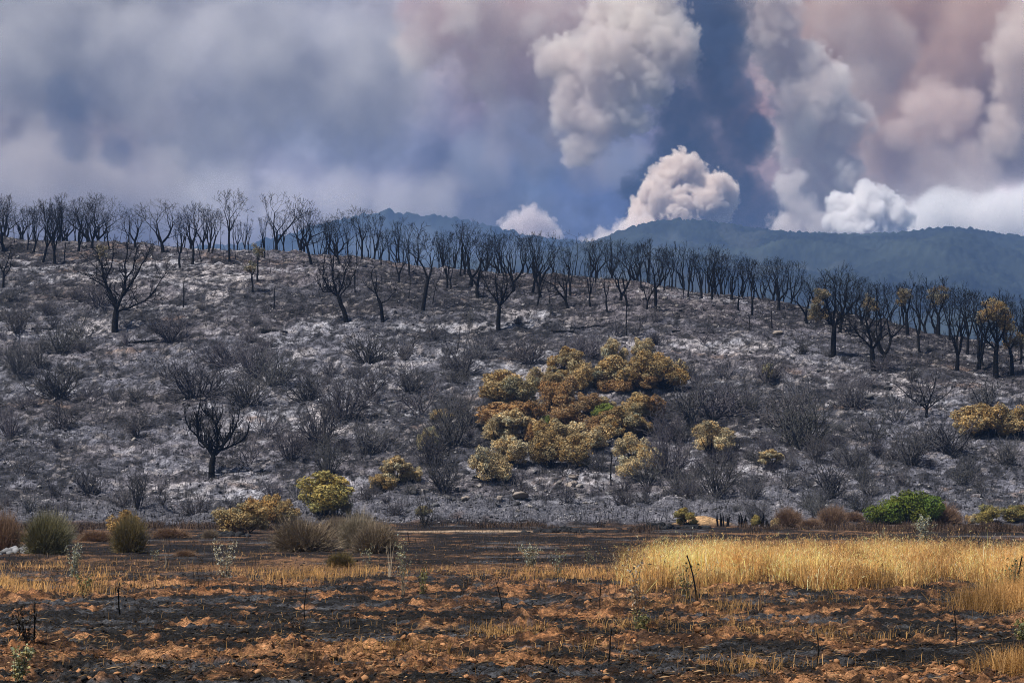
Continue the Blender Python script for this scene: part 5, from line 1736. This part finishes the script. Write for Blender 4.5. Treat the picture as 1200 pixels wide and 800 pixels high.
cloud('pinkish cauliflower smoke plume boiling up behind the wooded hill',
      [(800, 194, 22), (784, 210, 24), (770, 228, 24), (816, 206, 20), (842, 220, 22), (850, 236, 18), (824, 234, 24), (796, 244, 26), (762, 246, 22), (752, 238, 14), (838, 252, 22), (800, 276, 40), (756, 276, 28)],
      4300, (.955, .87, .79), .11, 9001, 46, soft=.14, puffy=.62, rate=.2)
cloud('pale smoke trailing low along the flank of the wooded hill',
      [(752, 264, 20), (730, 273, 18), (708, 280, 16), (692, 286, 13), (679, 290, 10), (735, 292, 22)], 4250, (.965, .90, .855), .04, 9002, 34, soft=.3, puffy=.6, rate=.3)
cloud('white billowing smoke plume behind the level part of the wooded hill',
      [(996, 242, 22), (1020, 232, 21), (1042, 240, 22), (1015, 252, 26), (1052, 256, 22), (986, 256, 18), (1020, 280, 40), (984, 232, 12)], 4300, (.985, .96, .94), .10, 9003, 46, soft=.14, puffy=.62, rate=.2)
cloud('small pale puff of smoke beyond the far hazy hill',
      [(604, 258, 15), (620, 254, 16), (637, 262, 15), (648, 274, 14), (616, 272, 20), (592, 264, 11), (630, 290, 26)], 4700, (.95, .88, .86), .035, 9011, 34, soft=.25, puffy=.6, rate=.3)
cloud('small cream puff of smoke on a mauve column', [(922, 214, 17), (938, 207, 14), (928, 230, 15), (942, 240, 20), (948, 258, 26), (924, 262, 22), (962, 266, 24)], 4500, (.95, .88, .83), .022, 9204, 40, soft=.3, puffy=.62, rate=.25)
cloud('dark blue shaded column of smoke between pale plumes',
      [(850, 110, 46), (874, 160, 44), (850, 210, 46), (882, 250, 46), (810, 170, 48), (800, 125, 42), (842, 60, 46), (845, 5, 50), (775, 225, 48), (850, 285, 56), (890, 150, 28)],
      5000, (.07, .095, .16), .018, 9206, 80, soft=.25, rate=.25, puffy=.55)  # the column's shade is put into its dark blue smoke colour
cloud('huge cream billow of smoke high over the pink plume',
      [(745, 36, 42), (782, 46, 38), (712, 64, 42), (752, 84, 42), (724, 112, 38), (704, 142, 32), (740, 136, 28), (684, 92, 32), (800, 62, 28), (770, 0, 40), (720, 10, 42), (672, 128, 30), (682, 172, 26), (655, 60, 32)],
      4850, (.92, .865, .80), .026, 9207, 74, .50, .16, (.84, .76, .71), .2, puffy=.66)
cloud('cream and brown smoke bank drifting above the blue haze',
      [(540, 0, 70), (610, 20, 74), (680, 10, 74), (580, 80, 52), (640, 90, 54), (660, 140, 44), (500, 40, 50)],
      6000, (.90, .84, .79), .0085, 9208, 120, .5, .35, (.62, .44, .41), .26, puffy=.6)
cloud('tall pale column of smoke rising over the white billow',
      [(885, -10, 46), (905, 32, 42), (932, 70, 44), (960, 108, 46), (992, 142, 38), (948, 152, 44), (974, 188, 44), (952, 230, 44), (998, 218, 32), (995, 258, 38)],
      5250, (.965, .925, .88), .019, 9209, 84, .48, .20, (.88, .79, .74), .2, puffy=.64)
cloud('broad brown smoke bank over the end of the wooded hill',
      [(1000, 20, 80), (1080, 70, 96), (1160, 50, 96), (1235, 110, 90), (1100, 150, 70), (1035, 150, 62), (1185, 165, 62), (1080, -20, 80)],
      6700, (.62, .43, .33), .0085, 9210, 120, .45, .4, (.76, .60, .50), .25)
cloud('tan smoke billows beside the brown bank, beyond the hill shoulder',
      [(1195, 55, 38), (1214, 95, 42), (1195, 132, 36), (1180, 162, 30), (1225, 20, 44)], 5600, (.87, .76, .68), .013, 9215, 84, .48, .24, None, .25, puffy=.6)
cloud('rounded tan billow of smoke before the brown bank',
      [(1100, 116, 36), (1078, 128, 26), (1130, 124, 30), (1106, 150, 28), (1060, 150, 24)], 5700, (.83, .69, .61), .011, 9214, 76, .45, .28, None, .25, puffy=.6)
cloud('dark blue grey smudge of smoke above the crest trees', [(72, 130, 34), (80, 165, 30), (66, 100, 26), (130, 175, 26)], 5600, (.16, .18, .25), .0085, 9219, 60, .5, .5, None, .3)
cloud('brownish smoke bank lying low over the crest trees',
      [(20, 220, 70), (100, 215, 64), (180, 215, 60), (60, 180, 60)], 6000, (.68, .62, .60), .0045, 9217, 95, .5, .5, (.80, .74, .70), .25)
cloud('pale mauve smoke lying low behind the crest trees',
      [(260, 235, 56), (330, 240, 50), (400, 235, 50), (460, 238, 46), (505, 232, 42)], 5600, (.90, .86, .86), .0042, 9218, 70, .5, .5, None, .25)
cloud('soft tan smoke between the pale column and the brown bank', [(1035, 50, 60), (1015, 105, 46), (1050, 195, 50), (1090, 205, 46), (1140, 200, 48), (1000, 10, 56)], 6100, (.68, .53, .45), .0075, 9221, 90, .5, .4, (.82, .71, .64), .3)
cloud('soft blue grey smoke under the cream billow', [(640, 170, 50), (690, 185, 48), (735, 195, 44), (600, 140, 46), (560, 190, 50)], 5900, (.46, .50, .60), .0048, 9222, 80, .55, .5, (.66, .62, .66), .25)
cloud('mottled grey smoke bank drifting over the burnt ridge', [(40, 40, 110), (170, 80, 100), (300, 70, 110), (420, 90, 100), (230, 170, 80)], 6900, (.42, .42, .46), .0034, 9223, 110, .6, .4, (.80, .78, .78), .3)
cloud('glowing white smoke low behind the hill shoulder',
      [(1065, 266, 26), (1092, 254, 32), (1132, 250, 36), (1172, 250, 38), (1212, 250, 44), (1108, 236, 26)], 4800, (.985, .965, .95), .020, 9213, 55, .4, .35, None, .3)

# thin blue smoke lying in the valley behind the crest
BLUE = (0.66, 0.80, 1.0)
cloud('thin blue smoke drifting in the valley behind the crest trees', [(440, 300, 40), (510, 305, 42), (580, 312, 42), (650, 318, 40), (720, 326, 36)], 1000, BLUE, .0030, 9101, 30, .5, .7, None, .3)
cloud('wisp of blue smoke against the slope of the wooded hill', [(772, 288, 22), (790, 276, 18), (800, 296, 20), (760, 300, 16)], 1250, BLUE, .0075, 9102, 18, .55, .9, None, .3)
cloud('pale blue smoke half hiding the far hazy hill', [(430, 280, 40), (490, 285, 42), (550, 288, 42), (610, 292, 36)], 2500, (.82, .88, 1.0), .0022, 9103, 60, .5, .7, None, .3)

# ------------------------------------------------------------------ haze: the air between here and the far hills
def haze():
    x0, x1, y0, y1, z0, z1 = -2900, 2900, -60, 4020, -9, 455
    V = [(x, y, z) for z in (z0, z1) for y in (y0, y1) for x in (x0, x1)]
    Fq = np.array([[0, 2, 3, 1], [4, 5, 7, 6], [0, 1, 5, 4], [2, 6, 7, 3], [0, 4, 6, 2], [1, 3, 7, 5]])
    me = make_mesh('haze', np.array(V), Fq); me.materials.append(mat_volume('haze', (0.28, 0.49, 1.0), 0.000135, 0.0))
    o = link('haze', me); tag(o, 'blue smoky haze in the air', kind='stuff')


haze()
